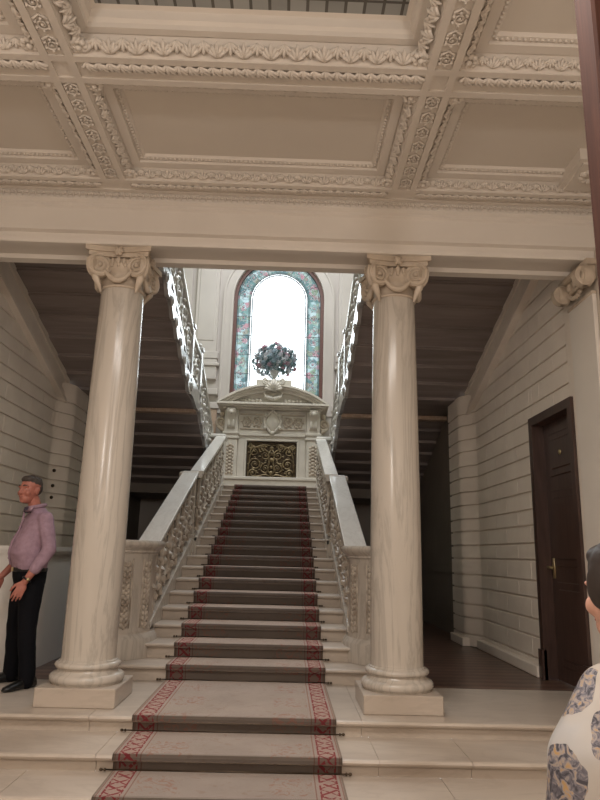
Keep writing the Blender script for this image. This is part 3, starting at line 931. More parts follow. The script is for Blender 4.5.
    # intermediate post and top newel
    mb = MB(); a, b = sorted((X(.98), X(1.19)))
    mb.cbox(a, b, 9.56, 9.82, nosing(9.56) - .3, 2.20, .01)
    a, b = sorted((X(.965), X(1.20))); mb.cbox(a, b, 9.54, 9.84, nosing(9.6) - .1, nosing(9.6) + .16, .01)
    a, b = sorted((X(.955), X(1.235))); mb.cbox(a, b, 9.55, 9.80, 2.20, 2.285, .02)
    mb.build('post', 'marble', t)
    mb = MB(); a, b = sorted((X(.93), X(1.14))); mb.cbox(a, b, 12.88, 13.25, nosing(12.88) - .3, 3.36, .01)
    a, b = sorted((X(.895), X(1.22))); mb.cbox(a, b, 12.82, 13.30, 3.36, 3.44, .02)
    mb.build('newel', 'rail', t)
    return t
make_balustrade(-1, 'carved marble balustrade with coping, climbing on the side of the man')
make_balustrade(1, 'carved marble balustrade with coping, climbing on the side of the dark door')

# ------------------------------------------------------------------ upper flights returning towards the viewer
def under(y):
    if y > 13.3: return 2.40
    if y > 10.78: return 3.47 + (10.78 - y) * .395
    if y > 9.6: return 3.49
    return 3.543 + (9.5 - y) * .3387
def make_upper(sx, label, lab2):
    t = thing('upper_staircase', label, 'staircase', (sx * 2.1, 9.5, 2.4), 'upper flights')
    # stepped timber underside
    mb = MB(); pts = []
    n = 10; y = 9.6
    xa, xb = sorted((CXS + sx * 1.215, sx * (WX - .003)))
    st = []
    y = 13.4; k = 0
    while y > 10.9:
        st.append((y, y - .4)); y -= .4
    treads = []
    # section A
    nA = 7; hA = (10.78 - 13.4) / nA; LIP = .032
    cur = []
    dA = (3.47 - 2.44) / nA
    for i in range(nA):
        ya = 13.4 + hA * i; yb = 13.4 + hA * (i + 1); z = 2.44 + dA * i
        cur += [(ya, z), (yb, z + dA - LIP)]
        treads.append((ya, yb, z))
    cur += [(10.78, 3.47), (9.62, 3.48)]
    treads.append((10.78, 9.62, 3.47))
    nB = 9; wB = .4075
    for i in range(nB):
        ya = 9.62 - wB * i; yb = ya - wB; z = 3.503 + i * RISE
        cur += [(ya, z), (yb, z + RISE - LIP)]
        treads.append((ya, yb, z))
    yl = cur[-1][0]
    full = cur + [(yl, cur[-1][1] + .24)] + [(a, b + .24) for a, b in cur[::-1]]
    mb.prism(full, 'x', xa, xb)
    for (ya, yb, z) in treads:
        mb.box(xa, xb, ya - .03, ya + .004, z - .006, z + .03)
    mb.build('soffit', 'soffit', t)
    # band under the half landing
    mb = MB(); mb.cbox(xa, xb, 10.70, 10.86, 3.40, 3.468, .008); mb.build('landing_beam', 'pinkmarble', t)
    # white bracketed tread ends
    for (ya, yb, z) in treads:
        mb = MB()
        a, b = sorted((CXS + sx * 1.165, CXS + sx * 1.216))
        L = ya - yb; dz = RISE if L < 1 else .02
        pts = [(ya + .02, z + .26), (yb - .02, z + .26), (yb - .02, z + .20 ), (yb + .015, z + .15)]
        for q in range(9):
            w = q / 8; pts.append((yb + .02 + (L - .03) * w, z + dz * (1 - w) - .02 + .035 * math.sin(w * 2 * PI)))
        pts += [(ya + .0, z + .06)]
        mb.prism(pts, 'x', a, b)
        ctr = (CXS + sx * 1.175, yb + .09, z + .11)
        for xx in (CXS + sx * 1.158,):
            mb.tube([(xx, yb + .10 + u, z + .12 + v) for u, v in spiral(0, 0, .075, .02, 0, 1.7, 20)], .013, 5)
        mb.build('tread_end', 'bracket', t)
    # pierced balustrade with posts
    u = thing('scrolled_balustrade', lab2, 'balustrade', (CXS + sx * 1.23, 9.5, 2.6), 'balustrades of the upper flights')
    xc = CXS + sx * 1.23
    segs = [(13.15, 10.75, 2.74, 3.52), (10.75, 9.70, 3.74, 3.74), (9.70, 6.1, 3.80, 3.80 + 3.6 * .3387)]
    segs = [(13.0, 10.75, 2.85, 3.74), (10.75, 9.70, 3.74, 3.78), (9.70, 6.0, 3.80, 5.05)]
    for (ya, yb, za, zb) in segs:
        L = abs(yb - ya)
        base = lambda s: za + (zb - za) * s / L
        hgt = .62
        mb = MB()
        def F(s, q, dd): return Vector((xc - sx * (dd - .01), ya - s, base(s) + .03 + q))
        rinceau(mb, F, L, hgt - .05, .021, .52, True, 5)
        for k in range(int(L / .13)):
            s = .06 + k * .13
            mb.tube([F(s, .0, 0), F(s + .03, .2, .01), F(s - .03, .42, .01), F(s, hgt - .05, 0)], .011, 5)
            mb.ell(F(s, .15 + .3 * rnd.random(), .01), (.022, .03, .04), 6, 5)
        mb.build('scroll_panel', 'iron', u, True)
        mb = MB(); pr = [(-.05, 0), (-.062, .02), (-.062, .055), (-.03, .075), (.03, .075), (.062, .055), (.062, .02), (.05, 0)]
        mb.loft([[(xc + px, y, base(s) + hgt + pz) for px, pz in pr] for y, s in ((ya + .01, 0), (yb - .01, L))]); mb.build('handrail', 'iron', u)
        mb = MB(); mb.loft([[(xc + px, y, base(s) + pz) for px, pz in ((-.05, -.03), (-.05, .03), (.05, .03), (.05, -.03))] for y, s in ((ya, 0), (yb, L))]); mb.build('bottom_rail', 'bracket', u)
    for (y, z) in ((10.75, 3.74), (9.70, 3.79)):
        mb = MB(); mb.cbox(xc - .065, xc + .065, y - .065, y + .065, z - .12, z + .74, .01); mb.cbox(xc - .085, xc + .085, y - .085, y + .085, z + .74, z + .80, .012)
        mb.ell((xc, y, z + .84), (.05, .05, .05), 10, 8); mb.build('post', 'bracket', u)
make_upper(-1, 'upper flight with dark stepped timber underside above the man', 'silvery scrolled balustrade of the upper flight above the man')
make_upper(1, 'upper flight with dark stepped timber underside above the dark door side', 'silvery scrolled balustrade of the upper flight on the dark door side')

# ------------------------------------------------------------------ stair hall back wall, window
WHW, WIN_Z, SPR = 1.10, 4.60, 7.22
m = MB()
m.box(-3.6, -WHW, YW, YW + .3, 0, 9.6); m.box(WHW, 3.6, YW, YW + .3, 0, 9.6); m.box(-WHW, WHW, YW, YW + .3, 0, WIN_Z)
N = 24
for k in range(N):
    a, b = PI * k / N, PI * (k + 1) / N
    p, q = (WHW * math.cos(a), SPR + WHW * math.sin(a)), (WHW * math.cos(b), SPR + WHW * math.sin(b))
    m.prism([p, (p[0], 9.6), (q[0], 9.6), q], 'y', YW, YW + .3)
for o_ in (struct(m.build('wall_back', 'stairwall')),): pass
def arch_pts(r, zb, n=32, spr=SPR):
    return [(r, zb)] + [(r * math.cos(PI * k / n), spr + r * math.sin(PI * k / n)) for k in range(n + 1)] + [(-r, zb)]
def arch_band(mb, r0, r1, y0, y1, zb):
    A, B = arch_pts(r0, zb), arch_pts(r1, zb)
    for i in range(len(A) - 1):
        mb.prism([A[i], B[i], B[i + 1], A[i + 1]], 'y', y0, y1)
# moulded architrave, flat pilasters with bases, marble dado
m = MB()
arch_band(m, 1.10, 1.16, YW - .05, YW, 4.3); arch_band(m, 1.16, 1.30, YW - .03, YW, 4.3); arch_band(m, 1.30, 1.35, YW - .06, YW, 4.3)
for sx in (-1, 1):
    def bx(a, b, y0, y1, z0, z1):
        p, q = sorted((sx * a, sx * b)); m.cbox(p, q, y0, y1, z0, z1, .012)
    bx(1.45, 2.0, YW - .10, YW, 5.75, 9.4); bx(1.52, 1.93, YW - .115, YW - .09, 6.05, 9.2)
    bx(1.40, 2.05, YW - .14, YW, 5.60, 5.78); bx(1.42, 2.03, YW - .12, YW, 5.1, 5.6); bx(1.37, 2.08, YW - .16, YW, 5.42, 5.50)
    bx(1.36, 2.1, YW - .16, YW, 4.72, 4.86); bx(1.3, 2.95, YW - .10, YW, 4.40, 4.55); bx(2.12, 2.95, YW - .05, YW, 5.0, 9.3)
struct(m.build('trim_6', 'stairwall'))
m = MB()
for sx in (-1, 1):
    p, q = sorted((sx * 1.36, sx * 2.9)); m.cbox(p, q, YW - .06, YW, 2.7, 4.40, .01)
struct(m.build('trim_7', 'pinkmarble'))
# window
m = MB()
A = arch_pts(1.10, WIN_Z); m.prism([(.66, WIN_Z)] + [(.66 * math.cos(PI * k / 24), SPR + .66 * math.sin(PI * k / 24)) for k in range(25)] + [(-.66, WIN_Z)], 'y', YW + .15, YW + .156)
win = struct(m.build('window_1', 'glass'))
m = MB(); arch_band(m, 1.02, 1.10, YW + .08, YW + .22, WIN_Z); m.box(-1.1, 1.1, YW + .08, YW + .22, WIN_Z, WIN_Z + .06); m.build('window_frame', 'wframe', win)
m = MB(); arch_band(m, .70, 1.02, YW + .148, YW + .158, WIN_Z); m.build('border_pane', 'stained', win)
m = MB(); arch_band(m, .66, .70, YW + .149, YW + .157, WIN_Z); m.build('edge_pane', 'glass', win)
m = MB()
for r, w in ((1.02, .014), (.985, .007), (.735, .007), (.70, .016), (.655, .016)):
    pts = [(x_, YW + .14, z_) for x_, z_ in arch_pts(r, WIN_Z)]
    m.tube(pts, w, 5)
for sx in (-1, 1):
    for z in [4.85 + .48 * k for k in range(5)]:
        m.tube([(sx * .66, YW + .14, z), (sx * 1.02, YW + .14, z)], .008, 5)
for k in range(1, 8):
    a = PI * k / 8
    m.tube([(.66 * math.cos(a), YW + .14, SPR + .66 * math.sin(a)), (1.02 * math.cos(a), YW + .14, SPR + 1.02 * math.sin(a))], .008, 5)
m.build('lead_came', 'lead', win)
m = MB(); m2 = MB()
def sc(cx, cz, rr, sg, a0):
    m.tube([(cx + u, YW + .138, cz + v) for u, v in spiral(0, 0, rr, rr * .2, a0, 1.5 * sg, 22)], .011, 5)
    for k in range(5):
        a = a0 + k * 1.25
        m.ell((cx + rr * .95 * math.cos(a), YW + .138, cz + rr * .95 * math.sin(a)), (.022, .008, .022), 6, 4)
    m2.ell((cx, YW + .137, cz), (.028, .01, .028), 7, 5)
for sx in (-1, 1):
    for k in range(9): sc(sx * .862, 4.74 + k * .285, .105, sx * (1 if k % 2 else -1), PI / 2)
for k in range(11):
    a = PI * (k + .5) / 11; sc(.862 * math.cos(a), SPR + .862 * math.sin(a), .105, 1 if k % 2 else -1, a)
m.build('glass_scroll', 'whitef', win, True); m2.build('glass_boss', 'pinkf', win, True)
# stair hall roof with a skylight over the well
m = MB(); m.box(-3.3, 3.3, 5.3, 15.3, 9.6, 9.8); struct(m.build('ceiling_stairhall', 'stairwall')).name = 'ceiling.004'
m = MB(); m.box(-3.3, 3.3, 5.30, 5.7, 5.2, 9.6); struct(m.build('wall_over', 'stairwall')).name = 'wall_front.001'

# ------------------------------------------------------------------ carved marble surround on the landing
YA = 14.3
al = thing('carved_surround', 'carved marble wall surround with arched pediment below the bright window', 'surround', (-.04, YA + .2, ZL))
CA = -.04
def abox(mb, a, b, y0, y1, z0, z1, c=.01): mb.cbox(CA + a, CA + b, y0, y1, z0, z1, c)
m = MB(); abox(m, -1.22, 1.22, YA - .06, 14.98, ZL, 2.70); abox(m, -1.25, 1.25, YA - .09, 14.98, 2.70, 2.765); m.build('plinth', 'altar', al)
m = MB()
abox(m, -.76, -.58, YA + .06, 14.98, 2.765, 3.62); abox(m, .58, .76, YA + .06, 14.98, 2.765, 3.62); abox(m, -.76, .76, YA + .06, 14.98, 3.62, 4.27)
abox(m, -.58, .58, YA + .2, 14.98, 2.765, 3.62)
abox(m, -.76, .76, YA + .02, YA + .08, 3.68, 3.73, .006)
abox(m, -.60, -.555, YA + .03, YA + .1, 2.765, 3.6, .01); abox(m, .555, .60, YA + .03, YA + .1, 2.765, 3.6, .01); abox(m, -.60, .60, YA + .03, YA + .1, 3.57, 3.615, .01)
m.build('body', 'altar', al)
for sx in (-1, 1):
    m = MB(); a, b = sorted((sx * .76, sx * 1.06)); abox(m, a, b, YA - .02, 14.98, 2.765, 3.60)
    a, b = sorted((sx * .73, sx * 1.09)); abox(m, a, b, YA - .05, 14.98, 3.60, 3.66); abox(m, a, b, YA - .06, 14.98, 3.70, 3.76)
    a, b = sorted((sx * .76, sx * 1.06)); abox(m, a, b, YA - .03, 14.98, 3.66, 4.27)
    m.build('pilaster', 'altar', al)
    m = MB(); xc = CA + sx * .91
    for k in range(9):
        z = 3.46 - k * .075
        m.ell((xc, YA - .03, z), (.045 - .003 * (k % 2), .03, .036), 7, 5)
        for sg in (-1, 1): m.ell((xc + sg * .06, YA - .025, z - .03), (.026, .02, .03), 6, 5)
    m.build('leaf_drop', 'capital', al, True)
    m = MB()                                     # scrolled corbel
    pts = [(YA - .03, 3.82), (YA - .06, 3.84), (YA - .08, 3.92), (YA - .07, 4.02), (YA - .12, 4.10), (YA - .19, 4.17), (YA - .20, 4.24), (YA - .16, 4.27), (YA - .02, 4.27), (YA - .02, 3.82)]
    m.prism(pts, 'x', xc - .085, xc + .085)
    for sg in (-1, 1):
        m.tube([(xc + sg * .088, YA - .11 + u, 4.18 + v) for u, v in spiral(0, 0, .07, .02, 0, 1.6, 18)], .012, 5)
        m.ell((xc + sg * .05, YA - .09, 3.93), (.03, .03, .09), 7, 6)
    m.ell((xc, YA - .18, 4.17), (.06, .05, .06), 8, 6); m.build('corbel', 'altar', al, True, angle=45)
    m = MB(); xs2 = CA + sx * 1.15                # side scroll wings
    m.tube([(xs2 + sx * u * 1.0, YA + .1, 3.98 + v) for u, v in spiral(0, 0, .13, .03, PI, 1.7, 26)], .03, 6)
    m.tube([(CA + sx * 1.05, YA + .1, 3.78), (CA + sx * 1.13, YA + .1, 3.82), (CA + sx * 1.24, YA + .1, 3.90)], [.03, .05, .03], 6)
    m.ell((xs2, YA + .1, 3.98), (.05, .05, .05), 8, 6); m.ell((xs2 - sx * .02, YA + .12, 4.16), (.06, .05, .07), 8, 6)
    m.build('side_scroll', 'capital', al, True)
m = MB()                                          # frieze scrolls
for sx in (-1, 1):
    def F(s, q, dd): return Vector((CA + sx * (.24 + s), YA + .06 - dd, 3.87 + q))
    rinceau(m, F, .45, .25, .014, .225)
abox(m, -.72, .72, YA + .03, YA + .07, 4.155, 4.18, .004); abox(m, -.72, .72, YA + .03, YA + .07, 3.83, 3.85, .004)
m.build('frieze', 'capital', al, True)
m = MB()                                          # shield cartouche
ring = []
for k in range(28):
    a = 2 * PI * k / 28; r = 1 + .08 * math.cos(4 * a)
    ring.append((.17 * r * math.cos(a), .23 * r * math.sin(a)))
m.tube([(CA + u, YA + .02, 4.0 + v) for u, v in ring], .03, 6, closed=True)
m.loft([[(CA + u * s, YA + .05 - dd, 4.0 + v * s) for u, v in ring] for s, dd in ((1, 0), (.8, .04), (.5, .065), (.15, .075))])
for a in (.6, 1.57, 2.54, 3.7, 4.71, 5.72): m.ell((CA + .19 * math.cos(a), YA, 4.0 + .25 * math.sin(a)), (.05, .04, .05), 7, 5)
m.build('cartouche', 'altar', al, True)
m = MB()                                          # cornice and segmental pediment
for (hw, y0, z0, z1) in ((1.10, YA - .10, 4.27, 4.30), (1.16, YA - .20, 4.30, 4.335), (1.235, YA - .26, 4.335, 4.385)): abox(m, -hw, hw, y0, 14.98, z0, z1, .006)
m.build('cornice', 'altar', al)
m = MB()
cxr = 1.18; rise = .40; R = (cxr ** 2 + rise ** 2) / (2 * rise); zc = 4.385 + rise - R; ang = math.asin(cxr / R)
def arcp(rr, n=24): return [(CA + rr * math.sin(-ang + 2 * ang * k / n), zc + rr * math.cos(-ang + 2 * ang * k / n)) for k in range(n + 1)]
tym = arcp(R - .06); m.prism(tym, 'y', YA + .02, 14.9); m.build('tympanum', 'altar', al)
m = MB()
for (r0, r1, yf) in ((R - .12, R - .06, YA - .12), (R - .06, R - .015, YA - .2), (R - .015, R + .03, YA - .26)):
    A, B = arcp(r0), arcp(r1)
    for i in range(24):
        m.prism([(A[i][0], max(A[i][1], 4.386)), (B[i][0], max(B[i][1], 4.39)), (B[i + 1][0], max(B[i + 1][1], 4.39)), (A[i + 1][0], max(A[i + 1][1], 4.386))], 'y', yf, 14.9)
m.build('pediment', 'altar', al)
m = MB()                                          # crest with shell, scrolls and garland
for j in range(9):
    a = PI * (.08 + .84 * j / 8)
    m.tube([(CA, YA - .2, 4.66), (CA + .12 * math.cos(a), YA - .26, 4.66 + .12 * math.sin(a)), (CA + .2 * math.cos(a), YA - .27, 4.66 + .2 * math.sin(a))], [.015, .03, .03], 6)
for sx in (-1, 1):
    m.tube([(CA + sx * (.17 + u), YA - .26, 4.86 + v) for u, v in spiral(0, 0, .075, .02, PI / 2, -1.6 * sx * sx, 20)], .022, 6)
    m.tube([(CA + sx * .20, YA - .1, 4.66), (CA + sx * .17, YA - .16, 4.54), (CA, YA - .18, 4.48)], [.02, .04, .045], 7)
    for k in range(6): m.ell((CA + sx * (.28 + .085 * k), YA - .02, 4.47 + .012 * (k % 2) ), (.05, .04, .05 - .005 * k), 7, 5)
m.ell((CA, YA - .24, 4.84), (.08, .05, .09), 10, 8)
m.build('crest', 'altar', al, True)
m = MB(); abox(m, -.40, .40, YA + .05, 14.9, 4.74, 4.985); m.build('attic_block', 'altar', al)
# bronze grille
gp = MB()
pts = [(CA - .55, 2.77), (CA + .55, 2.77)]
for k in range(6): pts.append((CA + .49 + .06 * math.cos(k * PI / 10), 3.51 + .06 * math.sin(k * PI / 10)))
for k in range(6): pts.append((CA - .49 - .06 * math.sin(k * PI / 10), 3.51 + .06 * math.cos(k * PI / 10)))
gp.prism(pts, 'y', YA + .12, YA + .19)
gr = gp.build('bronze_panel', 'bronzedark', al); gr['label'] = 'dark gilded bronze relief panel'
m = MB()
G = lambda u, v, dd=.0: (CA + u, YA + .115 - dd, 3.14 + v)
for sx in (-1, 1):
    for (cx_, cz_, rr, a0, tn) in ((.14, .12, .11, PI / 2, 1.6), (.38, .20, .12, PI, -1.6), (.36, -.08, .14, 0, 1.7), (.13, -.17, .12, PI / 2, -1.6), (.40, -.28, .09, 0, 1.5), (.2, .30, .075, 0, 1.5), (.46, .32, .06, PI, 1.5)):
        m.tube([G(sx * (cx_ + u), cz_ + v, .012) for u, v in spiral(0, 0, rr, rr * .2, a0, tn, 24)], [.02 - .008 * i / 24 for i in range(25)], 6)
        m.ell(G(sx * cx_, cz_, .015), (rr * .25,) * 3, 7, 5)
        for j in range(4):
            a = a0 + j * 1.5
            m.ell(G(sx * (cx_ + rr * 1.1 * math.cos(a)), max(-.34, min(.36, cz_ + rr * 1.1 * math.sin(a))), .01), (.032, .02, .02), 6, 5)
    m.tube([G(sx * .52, -.36, .01), G(sx * .5, -.1, .015), G(sx * .47, .12, .02), G(sx * .36, .30, .02), G(sx * .15, .36, .015), G(0, .33, .015)], .018, 6)
    m.tube([G(sx * .50, -.33, .015), G(sx * .3, -.35, .02), G(sx * .12, -.30, .02), G(0, -.345, .02)], .02, 6)
    m.tube([G(0, .27, .02), G(sx * .07, .14, .03), G(sx * .04, -.05, .03), G(sx * .09, -.2, .03), G(0, -.31, .03)], .02, 6)
for z_, r_ in ((.28, .05), (.16, .035), (.02, .055), (-.14, .04), (-.27, .05)): m.ell(G(0, z_, .02), (r_, .035, r_), 9, 7)
m.build('bronze_relief', 'bronze', gr, True)

# ------------------------------------------------------------------ vase and bouquet
VY, VZ = YA + .22, 4.987
vs = thing('flower_vase', 'small white vase standing on top of the carved surround', 'vase', (CA, VY, VZ))
m = MB(); m.lathe([(.085, VZ), (.09, VZ + .02), (.05, VZ + .04), (.035, VZ + .07), (.05, VZ + .10), (.085, VZ + .15), (.105, VZ + .21), (.115, VZ + .25), (.105, VZ + .25), (.095, VZ + .21), (.07, VZ + .15)], CA, VY, 24); m.build('bowl', 'vase', vs, True, angle=50)
bq = thing('flower_bouquet', 'round bouquet of pink, white and blue flowers in front of the bright window', 'bouquet', (CA, VY, VZ + .24))
BC = Vector((CA + .0, VY, VZ + .47))
m = MB()
for k in range(34):
    a = rnd.uniform(0, 2 * PI); el = rnd.uniform(-.5, 1.4)
    dv = Vector((math.cos(a) * math.cos(el), math.sin(a) * math.cos(el), math.sin(el)))
    m.tube([Vector((CA, VY, VZ + .245)), BC + dv * .16, BC + Vector((dv.x * .40, dv.y * .36, dv.z * .33))], [.008, .006, .004], 5)
m.build('stems', 'leaf', bq)
m = MB()
for k in range(560):
    a = rnd.uniform(0, 2 * PI); el = math.asin(rnd.uniform(-.75, 1)); rr = rnd.uniform(.5, 1.2)
    dv = Vector((math.cos(a) * math.cos(el) * .44, math.sin(a) * math.cos(el) * .40, math.sin(el) * .36)) * rr
    M3 = Matrix.Rotation(rnd.uniform(0, 6.28), 3, 'Z') @ Matrix.Rotation(rnd.uniform(-1.2, 1.2), 3, 'X')
    m.ell(BC + dv, (.027, .05, .006), 6, 4, M3)
m.build('foliage', 'leaf', bq)
def blossom(c, r, mat):
    mb = MB(); c = Vector(c); out = (c - BC).normalized()
    q = out.to_track_quat('Z', 'Y').to_matrix()
    for ring, (n, rr, tilt) in enumerate(((6, .62, .5), (5, .42, .9), (3, .2, 1.25))):
        for k in range(n):
            a = 2 * PI * k / n + ring * .5
            M3 = q @ Matrix.Rotation(a, 3, 'Z') @ Matrix.Rotation(-tilt, 3, 'Y')
            p = c + q @ Vector((math.cos(a) * r * rr, math.sin(a) * r * rr, r * .2 * ring))
            mb.ell(p, (r * .42, r * .36, r * .1), 6, 5, M3)
    mb.ell(c, (r * .3,) * 3, 6, 5)
    return mb.build('blossom', mat, bq, True)
k = 0; ga = PI * (3 - math.sqrt(5))
for i in range(98):
    zz = 1 - 1.72 * (i + .5) / 98; a = i * ga; rr = math.sqrt(max(0, 1 - zz * zz))
    sc_ = rnd.uniform(.78, 1.10)
    p = BC + Vector((math.cos(a) * rr * .45, math.sin(a) * rr * .42, zz * .37)) * sc_
    mt = rnd.choice(['pinkf', 'whitef', 'bluef', 'whitef', 'pinkf', 'bluef'])
    blossom(p, rnd.uniform(.06, .092), mt)

# ------------------------------------------------------------------ reception counter behind the man
cn = thing('reception_counter', 'white rounded counter standing behind the man in the lavender shirt', 'counter', (-2.5, 7.3, 0))
def cpts(off):
    x1, y0, y1, r = -2.10 + off, 6.62 - off, 8.05 + off, .42 + off
    p = [(-WX + .03, y0)]
    for k in range(9):
        a = -PI / 2 + k * PI / 16; p.append((x1 - r + r * math.cos(a), y0 + r + r * math.sin(a)))
    p += [(x1, y1), (-WX + .03, y1)]
    return p
m = MB(); m.prism(cpts(0), 'z', .0, 1.09); m.build('front_panel', 'counter', cn, True, angle=30)
m = MB(); m.prism(cpts(.03), 'z', 1.09, 1.12); m.prism(cpts(.045), 'z', 1.12, 1.165); m.build('counter_top', 'counter', cn, True, angle=30)

# three small dark fixings on the wall behind the man
for q, (yy, xx, zz) in enumerate(((9.16, -2.92, 2.20), (9.165, -2.92, 1.99), (9.165, -2.92, 1.83))):
    mb = MB(); mb.ell((xx, yy - .01, zz), (.024, .03, .024), 8, 6); mb.tube([(xx - .02, yy + .02, zz), (xx + .01, yy - .05, zz - .01)], .012, 6)
    o = mb.build('wall_fixing', 'bronzedark', None, True)
    tag(o, ['topmost', 'middle', 'lowest'][q] + ' of three small dark metal fixings on the wall behind the man', 'wall fixing', 'fixings on the left wall')
# ------------------------------------------------------------------ near wooden post at the right edge
m = MB(); m.cbox(1.385, 1.56, 2.0, 2.14, ZF, ZC - .02, .01); m.cbox(1.37, 1.58, 1.98, 2.16, ZF, ZF + .22, .01)
o = m.build('wooden_post', 'post'); tag(o, 'tall red-brown wooden post close to the camera at the upper right edge', 'post')

# ------------------------------------------------------------------ people
def remesh(o, vox, smooth=6, sub=False):
    md = o.modifiers.new('r', 'REMESH'); md.mode = 'VOXEL'; md.voxel_size = vox; md.use_smooth_shade = True
    sm = o.modifiers.new('s', 'SMOOTH'); sm.factor = .5; sm.iterations = smooth
    dg = bpy.context.evaluated_depsgraph_get(); dg.update()
    me = bpy.data.meshes.new_from_object(o.evaluated_get(dg))
    o.modifiers.clear(); old = o.data; o.data = me; bpy.data.meshes.remove(old)
    for p in me.polygons: p.use_smooth = True
    return o

class Frame:
    """body frame: u to the person's left, v forward, z up"""
    def __init__(s, ox, oy, oz, heading, zs=1.0):
        s.zs = zs
        s.o = Vector((ox, oy, oz)); s.f = Vector((math.cos(heading), math.sin(heading), 0)); s.l = Vector((-s.f.y, s.f.x, 0))
    def __call__(s, u, v, z): return s.o + s.l * u + s.f * v + Vector((0, 0, z * s.zs))
    def mat(s): return Matrix((s.l, s.f, (0, 0, 1))).transposed()

def limb(mb, F, pts, seg=10):
    """pts: (u,v,z,r) -> densely sampled tapered tube with round ends"""
    P, R = [], []
    for (a, b) in zip(pts, pts[1:]):
        for k in range(6):
            t = k / 6; P.append(F(*[a[i] + (b[i] - a[i]) * t for i in range(3)])); R.append(a[3] + (b[3] - a[3]) * t)
    P.append(F(*pts[-1][:3])); R.append(pts[-1][3])
    mb.tube(P, R, seg)
    for q in pts: mb.ell(F(*q[:3]), (q[3],) * 3, 10, 8)

def torso_loft(mb, F, rings, n=28):
    """rings: (u,v,z,half width,half depth)"""
    mb.loft([[F(u + hw * math.copysign(abs(math.cos(2 * PI * k / n)) ** .85, math.cos(2 * PI * k / n)), v + hd * math.copysign(abs(math.sin(2 * PI * k / n)) ** .85, math.sin(2 * PI * k / n)), z) for k in range(n)] for (u, v, z, hw, hd) in rings])

def head_mesh(mb, F, hc, s=1.0):
    """skull, jaw, nose, ears, brow, lips around head centre hc (frame coords)"""
    Mx = F.mat(); u, v, z = hc
    E = lambda du, dv, dz, r: mb.ell(F(u + du * s, v + dv * s, z + dz * s), tuple(q * s for q in r), 16, 12, Mx)
    E(0, -.012, .035, (.077, .096, .085)); E(0, .022, -.01, (.068, .074, .10)); E(0, .035, -.075, (.052, .055, .042)); E(0, .062, -.095, (.028, .026, .02))
    E(0, .092, -.012, (.012, .016, .026)); E(0, .105, -.028, (.014, .016, .013)); E(.010, .098, -.032, (.010, .011, .009)); E(-.010, .098, -.032, (.010, .011, .009))
    for sg in (-1, 1):
        E(sg * .032, .076, .022, (.026, .016, .010)); E(sg * .042, .060, -.03, (.024, .026, .026))
        E(sg * .076, -.008, -.012, (.010, .020, .032)); E(sg * .082, -.016, .004, (.008, .016, .016))
    E(0, .088, -.060, (.024, .012, .008)); E(0, .085, -.072, (.021, .012, .008))

def hand_mesh(mb, w, d, side, s=1.0, curl=.35):
    """w wrist point, d direction down the hand, side: unit vector from little finger to thumb; palm normal = d x side"""
    d = d.normalized(); side = (side - d * side.dot(d)).normalized(); nrm = d.cross(side)
    def P(a, b, c): return w + (d * a + side * b + nrm * c) * s
    M3 = Matrix((side, nrm, d)).transposed()
    mb.ell(P(.052, 0, 0), (.040 * s, .016 * s, .050 * s), 12, 8, M3); mb.ell(P(.02, .005, 0), (.030 * s, .018 * s, .03 * s), 10, 8, M3)
    for b, ln, r in ((.030, .072, .0088), (.010, .080, .0092), (-.011, .074, .0088), (-.030, .058, .0078)):
        a0 = .088 - abs(b - .01) * .2
        p0 = P(a0, b, 0); p1 = P(a0 + ln * .45, b * 1.12, ln * .10 * curl * 2); p2 = P(a0 + ln * .75, b * 1.15, ln * .38 * curl * 2); p3 = P(a0 + ln * .93, b * 1.15, ln * .68 * curl * 2)
        mb.tube([P(a0 - .03, b, 0), p0, p1, p2, p3], [r * s * 1.05, r * s * 1.1, r * s, r * s * .92, r * s * .75], 8); mb.ell(p3, (r * s * .78,) * 3, 8, 6)
    t0, t1, t2, t3 = P(.022, .026, .004), P(.05, .052, .012), P(.078, .062, .020), P(.10, .062, .030)
    mb.tube([t0, t1, t2, t3], [.015 * s, .013 * s, .0105 * s, .008 * s], 8); mb.ell(t3, (.0085 * s,) * 3, 8, 6)

# ---- the man
HD = math.atan2(-.62, -.785)
F = Frame(-1.955, 6.10, 0, HD)
man = thing('person', 'man in a lavender shirt and black trousers standing by the left column', 'person', (-1.955, 6.10, 0))
HC = (.015, .09, 1.66)
FH = Frame(0, 0, 0, HD + .42); hp = F(*HC); FH.o = Vector((hp.x, hp.y, 0)); hc = (0, 0, HC[2])
LEFT_W = F(.235, .115, .865); RIGHT_W = F(-.25, .165, .90)
b = MB()
head_mesh(b, FH, hc, 1.06)
limb(b, F, [(.01, -.005, 1.42, .062), (.012, .03, 1.52, .056), (.014, .065, 1.60, .055)])
torso_loft(b, F, [(0, 0, .92, .14, .10), (0, .01, 1.1, .145, .11), (0, 0, 1.3, .16, .10), (0, -.02, 1.42, .12, .07), (0, -.02, 1.46, .06, .05)])
limb(b, F, [(.19, -.03, 1.40, .045), (.262, -.05, 1.13, .04), (.252, .05, .975, .036), (.235, .115, .865, .028)])
limb(b, F, [(-.19, -.03, 1.40, .045), (-.265, -.05, 1.14, .04), (-.262, .08, .99, .036), (-.25, .165, .90, .028)])
limb(b, F, [(.09, 0, .92, .08), (.13, .01, .5, .05), (.185, -.02, .09, .04)]); limb(b, F, [(-.09, 0, .92, .08), (-.14, .02, .5, .05), (-.185, .0, .09, .04)])
hand_mesh(b, LEFT_W, Vector((-.10, -.05, -1)) + F.f * .35, F.f * .9 - F.l * .25, 1.05, .3)
hand_mesh(b, RIGHT_W, Vector((0, 0, -1)) + F.f * .35, F.f * .9 + F.l * .25, 1.05, .4)
body = remesh(b.build('body', 'skin', man), .0045, 3)
e4 = MB()
